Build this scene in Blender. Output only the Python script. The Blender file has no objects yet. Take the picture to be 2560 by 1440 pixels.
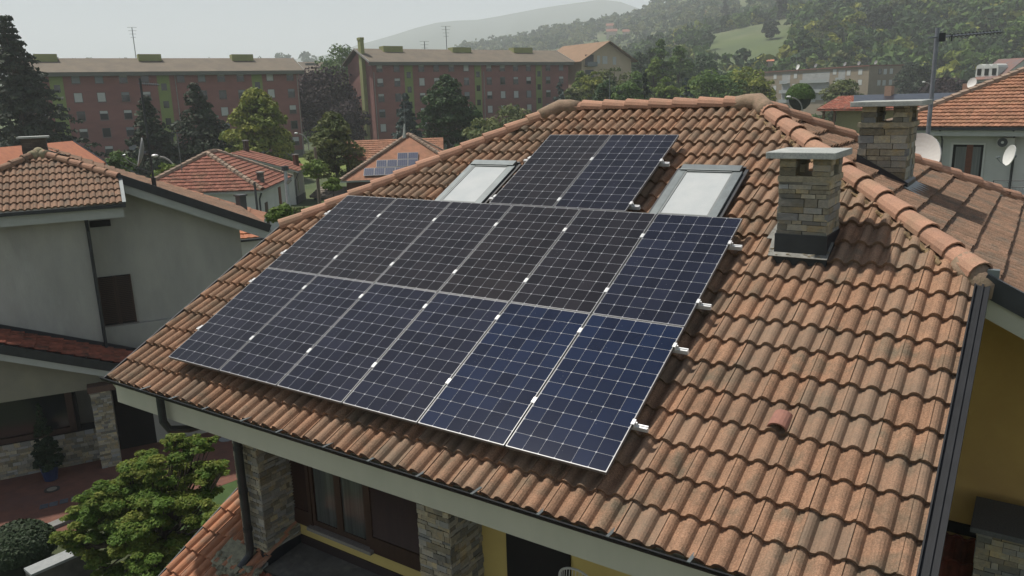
import bpy, bmesh, math, random
import numpy as np
from mathutils import Vector as V, Matrix

random.seed(7)
R = math.radians
col = bpy.context.scene.collection
S = bpy.context.scene

# ---------------------------------------------------------------- camera
F, AZ, PI_, RO = 1957.95, -0.6004, 0.2360, -0.0302
C = V((9.099, -5.4217, 3.0822))
fw = V((math.sin(AZ)*math.cos(PI_), math.cos(AZ)*math.cos(PI_), -math.sin(PI_)))
r_ = V((math.cos(AZ), -math.sin(AZ), 0)); u_ = r_.cross(fw)
r2 = r_*math.cos(RO)+u_*math.sin(RO); u2 = u_*math.cos(RO)-r_*math.sin(RO)
cd = bpy.data.cameras.new('camera'); cam = bpy.data.objects.new('camera', cd); col.objects.link(cam)
cd.sensor_width = 36; cd.lens = 36*F/2560; cd.clip_start = .1; cd.clip_end = 20000
m = Matrix.Identity(4)
for i in range(3):
    m[i][0] = r2[i]; m[i][1] = u2[i]; m[i][2] = -fw[i]; m[i][3] = C[i]
cam.matrix_world = m; S.camera = cam

# ---------------------------------------------------------------- world, sun, exposure
SUN = V((-.52, -.05, 1.0)).normalized()
W = bpy.data.worlds.new('World'); S.world = W; W.use_nodes = True
nt = W.node_tree; bg = nt.nodes['Background']
sky = nt.nodes.new('ShaderNodeTexSky'); sky.sky_type = 'NISHITA'; sky.sun_disc = False
sky.sun_elevation = math.asin(SUN.z); sky.sun_rotation = math.atan2(SUN.x, SUN.y)
sky.air_density = 1.0; sky.dust_density = 1.5; sky.ozone_density = 1.0; sky.altitude = 200
nt.links.new(sky.outputs[0], bg.inputs[0]); bg.inputs[1].default_value = .055
sl = bpy.data.lights.new('sun', 'SUN'); sl.energy = 4.8; sl.angle = R(1.2); sl.color = (1, .94, .85)
so = bpy.data.objects.new('sun', sl); col.objects.link(so); so.rotation_euler = SUN.to_track_quat('Z', 'Y').to_euler()
S.view_settings.view_transform = 'Standard'; S.view_settings.look = 'None'
S.view_settings.exposure = .40; S.view_settings.gamma = 1
S.cycles.volume_bounces = 3

# ---------------------------------------------------------------- pixel (of the 2560 px photograph) to world point
def ray(x, y): return fw+r2*((x-1280)/F)-u2*((y-720)/F)
def DEP(x, y, t): return C+ray(x, y)*t
def ATZ(x, y, z): d = ray(x, y); return C+d*((z-C.z)/d.z)
def ATY(x, y, Y): d = ray(x, y); return C+d*((Y-C.y)/d.y)
def ATX(x, y, X): d = ray(x, y); return C+d*((X-C.x)/d.x)
def ATR(x, y, r): d = ray(x, y); return C+d*(r/math.hypot(d.x, d.y))
class Fr:
    """building frame: P origin, e along the facade (deg), w inwards, z up"""
    def __init__(s, P, deg):
        s.P = V(P); s.d = deg; b = R(deg); s.e = V((math.cos(b), math.sin(b), 0)); s.w = V((-math.sin(b), math.cos(b), 0))
    def p(s, u, w, z): q = s.P+s.e*u+s.w*w; q.z = z; return q
    def at(s, x, y, off=0):
        d = ray(x, y); P = s.P+s.w*off; t = (P-C).dot(s.w)/d.dot(s.w); X = C+d*t
        return (X-s.P).dot(s.e), X.z

# ---------------------------------------------------------------- materials
MATS = {}
def mat(name, c1, c2=None, scale=8, rough=.85, metal=0, bump=0, bscale=None, rnd=0, stretch=None, spec=.5, c3=None, s3=1.2, coat=0, tint=None, tmax=1.0, gk=.8, speck=0):
    if name in MATS: return MATS[name]
    c1, c2, c3, tint = [None if c is None else tuple(v*gk for v in c) for c in (c1, c2, c3, tint)]
    m = bpy.data.materials.new(name); m.use_nodes = True; n = m.node_tree.nodes; L = m.node_tree.links.new
    b = n['Principled BSDF']; b.inputs['Roughness'].default_value = rough; b.inputs['Metallic'].default_value = metal
    b.inputs['Specular IOR Level'].default_value = spec; b.inputs['Coat Weight'].default_value = coat
    tc = n.new('ShaderNodeTexCoord'); src = tc.outputs['Object']
    if stretch:
        mp = n.new('ShaderNodeMapping'); mp.inputs['Scale'].default_value = stretch; L(src, mp.inputs[0]); src = mp.outputs[0]
    def noise(sc, det=5):
        t = n.new('ShaderNodeTexNoise'); t.inputs['Scale'].default_value = sc; t.inputs['Detail'].default_value = det; t.inputs['Roughness'].default_value = .62
        L(src, t.inputs['Vector']); return t.outputs['Fac']
    def ramp(fac, a, b2, p0=.35, p1=.65):
        r = n.new('ShaderNodeValToRGB'); e = r.color_ramp.elements; e[0].position = p0; e[1].position = p1
        e[0].color = (*a, 1); e[1].color = (*b2, 1); L(fac, r.inputs[0]); return r.outputs[0]
    def mix(f, a, b2, mode='MIX'):
        x = n.new('ShaderNodeMix'); x.data_type = 'RGBA'; x.blend_type = mode
        if isinstance(f, float): x.inputs[0].default_value = f
        else: L(f, x.inputs[0])
        for i, v in ((6, a), (7, b2)):
            if isinstance(v, tuple): x.inputs[i].default_value = (*v, 1)
            else: L(v, x.inputs[i])
        return x.outputs[2]
    if c2 is None: c2 = tuple(v*.86 for v in c1)
    out = ramp(noise(scale), c1, c2)
    if c3:
        f = n.new('ShaderNodeValToRGB'); f.color_ramp.elements[0].position = .5; f.color_ramp.elements[1].position = .68; L(noise(s3, 7), f.inputs[0])
        out = mix(f.outputs[0], out, c3)
    if speck:
        out = mix(1.0, out, ramp(noise(75, 3), (1-speck,)*3, (1+speck*.7,)*3, .38, .62), 'MULTIPLY')
    if rnd:
        a = n.new('ShaderNodeAttribute'); a.attribute_name = 'rnd'
        if tint:
            r = n.new('ShaderNodeValToRGB'); r.color_ramp.elements[0].position = .35; r.color_ramp.elements[1].position = 1; r.color_ramp.elements[1].color = (tmax, tmax, tmax, 1)
            L(a.outputs['Fac'], r.inputs[0]); out = mix(r.outputs[0], out, tint)
        wn = n.new('ShaderNodeTexWhiteNoise'); wn.noise_dimensions = '1D'; L(a.outputs['Fac'], wn.inputs['W'])
        mr = n.new('ShaderNodeMapRange'); mr.inputs[3].default_value = 1-rnd; mr.inputs[4].default_value = 1+rnd; L(wn.outputs['Value'], mr.inputs[0])
        cb = n.new('ShaderNodeCombineColor'); [L(mr.outputs[0], cb.inputs[i]) for i in range(3)]
        out = mix(1.0, out, cb.outputs[0], 'MULTIPLY')
    L(out, b.inputs['Base Color'])
    if bump:
        bp = n.new('ShaderNodeBump'); bp.inputs['Strength'].default_value = bump; bp.inputs['Distance'].default_value = .02
        L(noise(bscale or scale*3, 6), bp.inputs['Height']); L(bp.outputs[0], b.inputs['Normal'])
    MATS[name] = m; return m

def leafmat(name, c1, c2, c3=None, tr=.25):
    m = mat(name, c1, c2, scale=.6, rough=.7, rnd=.28, spec=.25, tint=c3, gk=1.1)
    n = m.node_tree.nodes; L = m.node_tree.links.new; b = n['Principled BSDF']; o = n['Material Output']
    t = n.new('ShaderNodeBsdfTranslucent'); x = n.new('ShaderNodeMixShader'); x.inputs[0].default_value = tr
    src = b.inputs['Base Color'].links[0].from_socket; L(src, t.inputs[0]); L(b.outputs[0], x.inputs[1]); L(t.outputs[0], x.inputs[2]); L(x.outputs[0], o.inputs[0])
    return m

# ---------------------------------------------------------------- objects
def worg(o):
    v = V((0, 0, 0))
    while o: v += o.location; o = o.parent
    return v
def tag(o, label=None, cat=None, group=None, kind=None):
    if label: o['label'] = label
    if cat: o['category'] = cat
    if group: o['group'] = group
    if kind: o['kind'] = kind
    return o
def empty(name, loc, label=None, cat=None, group=None):
    o = bpy.data.objects.new(name, None); o.location = loc; o.empty_display_size = .3; col.objects.link(o)
    return tag(o, label, cat, group)
def copy_tree(o, parent=None):
    c = o.copy(); col.objects.link(c); c.parent = parent
    for ch in o.children: copy_tree(ch, c)
    return c

class MB:
    def __init__(s): s.v = []; s.f = []; s.r = []; s.cr = 0.0
    def rv(s, v=None): s.cr = random.random() if v is None else v; return s
    def face(s, pts):
        i = len(s.v); s.v += [tuple(p) for p in pts]; s.f.append(tuple(range(i, i+len(pts)))); s.r.append(s.cr)
    def add(s, vs, fs):
        i = len(s.v); s.v += [tuple(p) for p in vs]
        for f in fs: s.f.append(tuple(i+k for k in f)); s.r.append(s.cr)
    def bx(s, x0, x1, y0, y1, z0, z1, fr=None, M=None):
        vs = [(x, y, z) for z in (z0, z1) for y in (y0, y1) for x in (x0, x1)]
        if fr: vs = [fr.p(*q) for q in vs]
        if M: vs = [M @ V(q) for q in vs]
        s.add(vs, [(0, 2, 3, 1), (4, 5, 7, 6), (0, 1, 5, 4), (2, 6, 7, 3), (0, 4, 6, 2), (1, 3, 7, 5)]); return s
    def prism(s, pts, off):
        """polygon (world points) extruded by vector off"""
        n = len(pts); a = [V(p) for p in pts]; b = [p+V(off) for p in a]
        s.add(a+b, [tuple(range(n)), tuple(range(2*n-1, n-1, -1))]+[(i, i+n, (i+1) % n+n, (i+1) % n) for i in range(n)]); return s
    def beam(s, a, b, w, h, up=(0, 0, 1)):
        a = V(a); b = V(b); d = (b-a).normalized(); sd = d.cross(V(up)).normalized()*w/2; q = sd.cross(d).normalized()*h/2
        s.prism([a-sd-q, a+sd-q, a+sd+q, a-sd+q], b-a); return s
    def tube(s, pts, rad, n=8, cap=True):
        pts = [V(p) for p in pts]; rs = rad if isinstance(rad, (list, tuple)) else [rad]*len(pts); rings = []; u0 = None
        for i, p in enumerate(pts):
            d = (pts[min(i+1, len(pts)-1)]-pts[max(i-1, 0)]).normalized()
            if u0 is None: u0 = d.orthogonal().normalized()
            u0 = (u0-d*u0.dot(d)).normalized(); w0 = d.cross(u0)
            rings.append([p+(u0*math.cos(2*math.pi*k/n)+w0*math.sin(2*math.pi*k/n))*rs[i] for k in range(n)])
        vs = [q for r in rings for q in r]; fs = []
        for i in range(len(pts)-1):
            for k in range(n): fs.append((i*n+k, i*n+(k+1) % n, (i+1)*n+(k+1) % n, (i+1)*n+k))
        if cap: fs += [tuple(range(n-1, -1, -1)), tuple(range((len(pts)-1)*n, len(pts)*n))]
        s.add(vs, fs); return s
    def sphere(s, c, r, n=12, sq=(1, 1, 1), nz=.0):
        c = V(c); vs = []; fs = []; k = n//2
        for i in range(k+1):
            for j in range(n):
                a = math.pi*i/k; b = 2*math.pi*j/n; q = r*(1+random.uniform(-nz, nz))
                vs.append(c+V((q*sq[0]*math.sin(a)*math.cos(b), q*sq[1]*math.sin(a)*math.sin(b), q*sq[2]*math.cos(a))))
        for i in range(k):
            for j in range(n): fs.append((i*n+j, (i+1)*n+j, (i+1)*n+(j+1) % n, i*n+(j+1) % n))
        s.add(vs, fs); return s
    def build(s, name, mt, parent=None, smooth=False, local=False, kind=None, bevel=0):
        me = bpy.data.meshes.new(name); o0 = V((0, 0, 0)) if (local or not parent) else worg(parent)
        vs = [(p[0]-o0.x, p[1]-o0.y, p[2]-o0.z) for p in s.v]
        me.from_pydata(vs, [], s.f)
        a = me.attributes.new('rnd', 'FLOAT', 'FACE'); a.data.foreach_set('value', s.r)
        me.materials.append(mt)
        o = bpy.data.objects.new(name, me); col.objects.link(o)
        if parent: o.parent = parent
        if smooth: me.polygons.foreach_set('use_smooth', [True]*len(s.f))
        if bevel:
            bv = o.modifiers.new('bevel', 'BEVEL'); bv.width = bevel; bv.segments = 2; bv.limit_method = 'ANGLE'
        me.validate(); me.update()
        if kind: o['kind'] = kind
        return o

# ---------------------------------------------------------------- roof tiles
def tile_sheet(name, O, e, s, n, poly, mt, parent, tw=.335, tl=.345, h=.056, th=.040, segs=16, style='roll', v0=None, u0=None, jit=.004):
    """poly: convex uv polygon; every tile is its own island, courses overlap, clipped to the polygon"""
    us = [p[0] for p in poly]; vs_ = [p[1] for p in poly]
    U0 = (u0 if u0 is not None else min(us)); U1 = max(us); V0 = (v0 if v0 is not None else min(vs_)); V1 = max(vs_)
    while U0 > min(us)+1e-6: U0 -= tw
    prof = []
    for k in range(segs+1):
        t = k/segs
        if style == 'roll':
            q = (t*2+.26) % 1.0
            z = h*(math.sin(math.pi*min(q/.74, 1)))**.62 if q < .74 else 0
        else:
            z = h*abs(math.sin(math.pi*(t+.15)*1.0))**1.2
        prof.append((t, z+.009*(t)))
    verts = []; faces = []; rn = []
    def conv(a, b): # is the tile centre near polygon
        return True
    nv = len(prof); j = 0
    v = V0
    while v < V1:
        u = U0
        while u < U1:
            cx, cy = u+tw/2, v+tl/2
            ins = all((poly[(i+1) % len(poly)][0]-poly[i][0])*(cy-poly[i][1])-(poly[(i+1) % len(poly)][1]-poly[i][1])*(cx-poly[i][0]) > -.5*math.hypot(poly[(i+1) % len(poly)][0]-poly[i][0], poly[(i+1) % len(poly)][1]-poly[i][1]) for i in range(len(poly)))
            if ins:
                rr = random.random(); du = random.uniform(-jit, jit); dv = random.uniform(-jit, jit)*2; dz = random.uniform(0, jit); b = len(verts)
                for (vv, zz) in ((v+dv, th+.004+dz), (v+dv, -.0+dz*0), (v+tl+.03+dv, dz)):
                    for (t, z) in prof:
                        if vv == v+dv and zz == 0: zq = z*.80-.006
                        else: zq = z+zz
                        q = O+e*(u+t*tw+du)+s*(vv+(.010 if (vv == v+dv and zz == 0) else 0))+n*zq; verts.append(q)
                # rows: 0 top front edge, 1 lower front lip, 2 upper rear edge
                for k in range(nv-1):
                    faces.append((b+k, b+k+1, b+2*nv+k+1, b+2*nv+k)); rn.append(rr)
                    faces.append((b+nv+k, b+nv+k+1, b+k+1, b+k)); rn.append(rr)
                faces.append((b+nv-1, b+2*nv-1, b+3*nv-1)); rn.append(rr)
            u += tw
        v += tl
    me = bpy.data.meshes.new(name); me.from_pydata([tuple(q) for q in verts], [], faces)
    a = me.attributes.new('rnd', 'FLOAT', 'FACE'); a.data.foreach_set('value', rn)
    bm = bmesh.new(); bm.from_mesh(me)
    for i in range(len(poly)):
        p, q = poly[i], poly[(i+1) % len(poly)]; d = e*(q[0]-p[0])+s*(q[1]-p[1]); no = d.cross(n).normalized(); co = O+e*p[0]+s*p[1]
        if abs(q[1]-p[1]) < 1e-6 and p[1] == min(vs_): continue
        bmesh.ops.bisect_plane(bm, geom=bm.verts[:]+bm.edges[:]+bm.faces[:], plane_co=co, plane_no=no, clear_outer=True, dist=1e-5)
    o0 = worg(parent) if parent else V((0, 0, 0))
    bmesh.ops.translate(bm, verts=bm.verts, vec=-o0)
    bm.to_mesh(me); bm.free(); me.materials.append(mt)
    o = bpy.data.objects.new(name, me); col.objects.link(o)
    if parent: o.parent = parent
    return o

def caps(name, a, b, up, mt, parent, r=.115, L=.40, n=9):
    """overlapping tapered half-round ridge tiles from a (low) to b (high)"""
    a = V(a); b = V(b); d = (b-a); T = d.length; d.normalize(); sd = d.cross(V(up)).normalized(); q = sd.cross(d).normalized(); mb = MB(); s = 0
    while s < T-.05:
        mb.rv(); s1 = min(s+L+.05, T+.02); ph = random.uniform(-.01, .01); A = []; 
        for (ss, ro, lift) in ((s, r*1.1, .024), (s1, r*.93, 0)):
            for rad in (ro, ro-.018):
                A.append([a+d*ss+sd*(ph+rad*math.cos(math.pi*(k/(n-1)*1.16-.08)))+q*(lift+rad*.92*math.sin(math.pi*(k/(n-1)*1.16-.08))) for k in range(n)])
        vs = [p for rr in A for p in rr]; fs = []
        for k in range(n-1):
            fs += [(k, 2*n+k, 2*n+k+1, k+1), (n+k, n+k+1, 3*n+k+1, 3*n+k), (k, k+1, n+k+1, n+k), (2*n+k, 3*n+k, 3*n+k+1, 2*n+k+1)]
        fs += [(0, n, 3*n, 2*n), (n-1, 3*n-1, 4*n-1, 2*n-1)]
        mb.add(vs, fs); s += L
    return mb.build(name, mt, parent)

def stone_box(name, x0, x1, y0, y1, z0, z1, parent, mt, dark, ch=.065, lmin=.09, lmax=.32, fr=None, seed=1):
    """dry laid split-stone facing: one mesh of single stones round a dark core"""
    rg = random.Random(seed); mb = MB()
    def add(a0, a1, b0, b1, c0, c1):
        mb.cr = rg.random(); v = [[a, b, c] for c in (c0, c1) for b in (b0, b1) for a in (a0, a1)]
        for q in v:
            for k in range(3): q[k] += rg.uniform(-.0025, .0025)
        if fr: v = [fr.p(*q) for q in v]
        mb.add(v, [(0, 2, 3, 1), (4, 5, 7, 6), (0, 1, 5, 4), (2, 6, 7, 3), (0, 4, 6, 2), (1, 3, 7, 5)])
    z = z0
    while z < z1-.01:
        h = min(ch*rg.uniform(.6, 1.35), z1-z)
        if z1-(z+h) < ch*.4: h = z1-z
        for side in range(4):
            A, B = (x0, x1) if side % 2 == 0 else (y0, y1); a = A
            while a < B-.01:
                l = min(rg.uniform(lmin, lmax), B-a)
                if B-(a+l) < lmin*.6: l = B-a
                pr = rg.uniform(-.004, .012); g = .003; c0 = z+g; c1 = z+h-g*rg.random()
                if side == 0: add(a+g, a+l-g, y0-pr, y0+.03, c0, c1)
                elif side == 2: add(a+g, a+l-g, y1-.03, y1+pr, c0, c1)
                elif side == 1: add(x1-.03, x1+pr, a+g, a+l-g, c0, c1)
                else: add(x0-pr, x0+.03, a+g, a+l-g, c0, c1)
                a += l
        z += h
    o = mb.build(name, mt, parent)
    k = MB(); k.bx(x0+.012, x1-.012, y0+.012, y1-.012, z0, z1-.002, fr=fr); k.build('mortar_core', dark, o)
    return o

# ---------------------------------------------------------------- material palette
TILE = mat('concrete_tile', (.405, .235, .147), (.285, .178, .116), scale=5, rough=.93, bump=.5, bscale=150, rnd=.10, spec=.2, c3=(.19, .15, .105), s3=2.2, tint=(.25, .20, .15), tmax=.55, speck=.28)
TILE_B = mat('brown_tile', (.36, .22, .15), (.27, .18, .125), scale=9, rough=.93, bump=.4, bscale=120, rnd=.12, spec=.2, c3=(.19, .155, .12), s3=3, speck=.25)
TILE_D = mat('dark_red_tile', (.33, .11, .07), (.2, .075, .05), scale=6, rough=.9, rnd=.2, spec=.2, c3=(.1, .06, .045), s3=2.5)  # redder, darker tile tone with dark brown patches
TILE_N = mat('newer_tile', (.5, .23, .13), (.4, .2, .12), scale=7, rough=.92, bump=.4, bscale=120, rnd=.16, spec=.2, c3=(.27, .2, .15), s3=3)
CAP = mat('ridge_cap', (.50, .28, .19), (.42, .25, .175), scale=7, rough=.9, bump=.3, bscale=120, rnd=.08, spec=.2, c3=(.36, .24, .16), s3=1.6, speck=.15)
MOSS = mat('mossy_cap', (.25, .19, .125), (.34, .235, .165), scale=14, rough=.95, bump=.6, bscale=60)
ORANGE = mat('orange_marseille', (.40, .20, .125), (.31, .165, .11), scale=2.2, rough=.92, rnd=.16, spec=.15, c3=(.27, .15, .09), s3=1.1)
REDT = mat('red_marseille', (.33, .14, .10), (.25, .115, .085), scale=2.5, rough=.92, rnd=.2, spec=.15, c3=(.21, .12, .08), s3=1.0)
BROWNF = mat('flat_brown_roof', (.20, .165, .12), (.155, .13, .10), scale=.5, rough=.95, rnd=.08)
BRIGHTO = mat('bright_orange_tile', (.52, .2, .1), (.42, .16, .09), scale=3, rough=.9, rnd=.12)
BLACK = mat('black_metal', (.018, .021, .026), (.03, .034, .04), scale=6, rough=.45, spec=.5)
SLATEM = mat('dark_painted_metal', (.010, .012, .015), (.016, .018, .022), scale=5, rough=.6, metal=0, spec=.25)
GREYM = mat('grey_metal', (.2, .23, .235), (.16, .18, .185), scale=5, rough=.42, metal=.45)
LEAD = mat('weathered_lead', (.26, .26, .235), (.15, .15, .135), scale=12, rough=.6, metal=.2, c3=(.1, .09, .07), s3=9)
ALU = mat('bright_aluminium', (.8, .81, .81), (.7, .71, .72), scale=30, rough=.35, metal=.15)
FRAMEA = mat('panel_frame', (.22, .225, .235), (.18, .185, .19), scale=30, rough=.4, metal=.4)
DARKIN = mat('dark_interior', (.012, .011, .011), rough=.9)
SOFF = mat('cream_plaster', (.62, .60, .48), (.55, .54, .43), scale=1.6, rough=.9, stretch=(1, 1, .4))
SOFFG = mat('grey_white_plaster', (.48, .5, .47), (.42, .44, .41), scale=1.6, rough=.9)
YEL = mat('ochre_render', (.68, .53, .18), (.60, .46, .16), scale=1.3, rough=.93, bump=.1, bscale=60)
YELB = mat('yellow_brown_render', (.74, .50, .17), (.62, .40, .13), scale=.8, rough=.93)
GREYR = mat('grey_render', (.46, .455, .41), (.37, .37, .34), scale=.9, rough=.95, bump=.2, bscale=30, c3=(.52, .52, .48), s3=.5, stretch=(1, 1, .35))
WHITER = mat('white_render', (.66, .67, .64), (.58, .6, .57), scale=.8, rough=.93)
WOOD = mat('dark_brown_wood', (.055, .026, .016), (.04, .018, .012), scale=12, rough=.55, stretch=(1, 1, .2))
WOODR = mat('red_brown_wood', (.16, .05, .025), (.12, .04, .02), scale=8, rough=.5)
STONE = mat('split_stone', (.42, .375, .27), (.29, .265, .2), scale=22, rough=.9, bump=.7, bscale=70, rnd=.42, spec=.25, tint=(.27, .29, .30), tmax=.8, c3=(.46, .36, .2), s3=7)
MORT = mat('dark_joint', (.03, .028, .025), rough=1)  # near-black core colour showing in the joints between stones
GRAN = mat('granite_slab', (.46, .48, .45), (.3, .32, .31), scale=55, rough=.8, bump=.2, bscale=200, c3=(.56, .57, .53), s3=3)
GRAND = mat('dark_granite_slab', (.13, .135, .14), (.075, .08, .085), scale=60, rough=.75)
SILL = mat('stone_sill', (.3, .27, .24), (.2, .18, .16), scale=50, rough=.7)
DISH = mat('dish_white', (.74, .74, .71), (.68, .68, .65), scale=2, rough=.5)
GALV = mat('galvanised_tube', (.28, .3, .33), (.2, .22, .25), scale=9, rough=.5, metal=.5)
DGALV = mat('dark_tube', (.06, .065, .07), rough=.6)
CONC = mat('concrete_post', (.36, .35, .32), (.28, .27, .25), scale=4, rough=.95)
CURT = mat('net_curtain', (.20, .21, .20), (.12, .13, .125), scale=3, rough=.9, stretch=(9, 9, .15))
CONCR = mat('concrete_ledge', (.13, .125, .115), (.085, .08, .075), scale=5, rough=.95, c3=(.2, .195, .16), s3=3)

def glassmat(name, c, rough=.08):
    m = mat(name, c, c, rough=rough, spec=.6); return m
PANE = glassmat('window_pane', (.02, .024, .026))
SKYG = mat('skylight_glass', (.58, .6, .59), (.5, .53, .53), scale=2, rough=.12, spec=.8)
SHUT = mat('roller_shutter', (.55, .57, .55), (.5, .52, .5), scale=2, rough=.8)

# solar cell glass: the cell grid is printed on the sheet, so it is procedural
def cellmat():
    m = bpy.data.materials.new('solar_cell_sheet'); m.use_nodes = True; n = m.node_tree.nodes; L = m.node_tree.links.new; b = n['Principled BSDF']
    tc = n.new('ShaderNodeTexCoord'); sp = n.new('ShaderNodeSeparateXYZ'); L(tc.outputs['Object'], sp.inputs[0])
    def M(op, a, b_=None, c=None):
        q = n.new('ShaderNodeMath'); q.operation = op
        for i, v in enumerate((a, b_, c)):
            if v is None: continue
            if isinstance(v, (int, float)): q.inputs[i].default_value = v
            else: L(v, q.inputs[i])
        return q.outputs[0]
    def fr(o, off, p): return M('ABSOLUTE', M('SUBTRACT', M('FRACT', M('DIVIDE', M('SUBTRACT', o, off), p)), .5))
    ax = fr(sp.outputs[0], .009, .169); ay = fr(sp.outputs[1], .009, .16855)
    cell = M('MULTIPLY', M('MULTIPLY', M('LESS_THAN', ax, .4935), M('LESS_THAN', ay, .4925)), M('LESS_THAN', M('ADD', ax, ay), .93))
    no = n.new('ShaderNodeTexNoise'); no.inputs['Scale'].default_value = 1.7; L(tc.outputs['Object'], no.inputs['Vector'])
    oi = n.new('ShaderNodeObjectInfo')
    cx = M('FLOOR', M('DIVIDE', M('SUBTRACT', sp.outputs[0], .009), .169)); cy = M('FLOOR', M('DIVIDE', M('SUBTRACT', sp.outputs[1], .009), .16855))
    wn = n.new('ShaderNodeTexWhiteNoise'); wn.noise_dimensions = '3D'; cb = n.new('ShaderNodeCombineXYZ'); L(cx, cb.inputs[0]); L(cy, cb.inputs[1]); L(M('MULTIPLY', oi.outputs['Random'], 50), cb.inputs[2]); L(cb.outputs[0], wn.inputs['Vector'])
    f = M('ADD', M('MULTIPLY', wn.outputs['Value'], .55), M('MULTIPLY', no.outputs['Fac'], .45))
    r = n.new('ShaderNodeValToRGB'); r.color_ramp.elements[0].color = (.55, .55, .55, 1); r.color_ramp.elements[1].color = (1.25, 1.2, 1.1, 1)
    r.color_ramp.elements[0].position = .2; r.color_ramp.elements[1].position = .8; L(f, r.inputs[0])
    x = n.new('ShaderNodeMix'); x.data_type = 'RGBA'; L(cell, x.inputs[0]); x.inputs[6].default_value = (.36, .37, .39, 1)
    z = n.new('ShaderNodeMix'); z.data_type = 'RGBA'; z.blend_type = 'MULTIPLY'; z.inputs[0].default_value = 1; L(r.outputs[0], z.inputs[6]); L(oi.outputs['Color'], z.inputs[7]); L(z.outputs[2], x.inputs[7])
    # specks of dust
    v = n.new('ShaderNodeTexVoronoi'); v.inputs['Scale'].default_value = 26; L(tc.outputs['Object'], v.inputs['Vector'])
    wv = n.new('ShaderNodeTexNoise'); wv.inputs['Scale'].default_value = 3; L(tc.outputs['Object'], wv.inputs['Vector'])
    d = M('MULTIPLY', M('LESS_THAN', v.outputs['Distance'], .07), M('GREATER_THAN', wv.outputs['Fac'], .54))
    y = n.new('ShaderNodeMix'); y.data_type = 'RGBA'; L(M('MULTIPLY', d, .35), y.inputs[0]); L(x.outputs[2], y.inputs[6]); y.inputs[7].default_value = (.5, .5, .5, 1)
    L(y.outputs[2], b.inputs['Base Color']); b.inputs['Roughness'].default_value = .10; b.inputs['Specular IOR Level'].default_value = .30
    return m
CELL = cellmat()

# ---------------------------------------------------------------- ground
GZ = -6.3
def gz(x, y):
    d = math.hypot((x+4)/1.0, (y-1)/1.0); t = max(0, min(1, (34-d)/14)); t = t*t*(3-2*t)
    return GZ-1.0*t
GRASS = mat('ground_grass', (.045, .075, .02), (.09, .11, .035), scale=.12, rough=1, c3=(.05, .06, .03), s3=.03)
def ground():
    mb = MB(); rs = [0, 4, 8, 12, 16, 20, 24, 28, 34, 40, 60, 90, 140, 220, 400, 800, 1600, 3200, 6500]; N = 48; P = []
    for r in rs: P.append([(-4+r*math.cos(2*math.pi*k/N), 1+r*math.sin(2*math.pi*k/N)) for k in range(N)])
    vs = [(x, y, gz(x, y)) for ring in P for (x, y) in ring]; fs = [(i*N+k, (i+1)*N+k, (i+1)*N+(k+1) % N, i*N+(k+1) % N) for i in range(len(rs)-1) for k in range(N)]
    mb.add(vs, fs); mb.build('ground', GRASS, smooth=True, kind='structure')
ground()
def sheet(name, pts, z, mt, th=.004):
    mb = MB(); mb.face([(p[0], p[1], gz(p[0], p[1])+z) for p in pts]); return mb.build(name, mt, kind='structure')

# ---------------------------------------------------------------- main house
SP = .4669; cs, sn = math.cos(SP), math.sin(SP)
def RP(u, v, off): return V((u, v*cs-off*sn, v*sn+off*cs))
E1, S1, N1 = V((1, 0, 0)), V((0, cs, sn)), V((0, -sn, cs))
T0 = -.265
HX = 8.66; LX = -1.03; EV = -.42; VR = 6.87
house = empty('villa', (3.8, 4, gz(3.8, 4)), 'yellow and stone villa whose brown tiled hip roof carries the solar panels', 'house')
polyF = [(LX, EV), (HX, EV), (HX, 3.35), (5.52, VR), (2.25, VR), (LX, 3.05)]
tile_sheet('roof_tiles', RP(0, 0, T0), E1, S1, N1, polyF, TILE, house, v0=EV, u0=8.539-.335*29)
A = RP(HX, 3.35, T0); Rr = RP(5.52, VR, T0); Lr = RP(2.25, VR, T0); B = RP(LX, 3.05, T0)
E2, S2, N2 = V((0, 1, 0)), V((-cs, 0, sn)), V((sn, 0, cs))
XE = 12.2; vE = -(XE-HX)/cs; vR2 = (HX-Rr.x)/cs; yB = Rr.y+(XE-Rr.x)
polyR = [(0, vE), (yB-A.y, vE), (Rr.y-A.y, vR2), (0, 0)]
tile_sheet('side_roof_tiles', A, E2, S2, N2, polyR, TILE_B, house, v0=vE, h=.045)
E3, S3, N3 = V((0, -1, 0)), V((cs, 0, sn)), V((-sn, 0, cs))
dL = (Lr.x-LX)/cs; BL = B
tile_sheet('side_roof_tiles', V((LX, Lr.y, Lr.z-dL*sn)), E3, S3, N3, [(-(Lr.x-LX), 0), (Lr.y-B.y, 0), (0, dL)], TILE_B, house, h=.03, segs=8)
E4, S4, N4 = V((-1, 0, 0)), V((0, -cs, sn)), V((0, sn, cs))
tile_sheet('rear_roof_tiles', V((0, Lr.y+dL*cs, Lr.z-dL*sn)), E4, S4, N4, [(-9.0, 0), (-LX, 0), (-Lr.x, dL), (-Rr.x, dL)], TILE_B, house, h=.03, segs=8)
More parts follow.
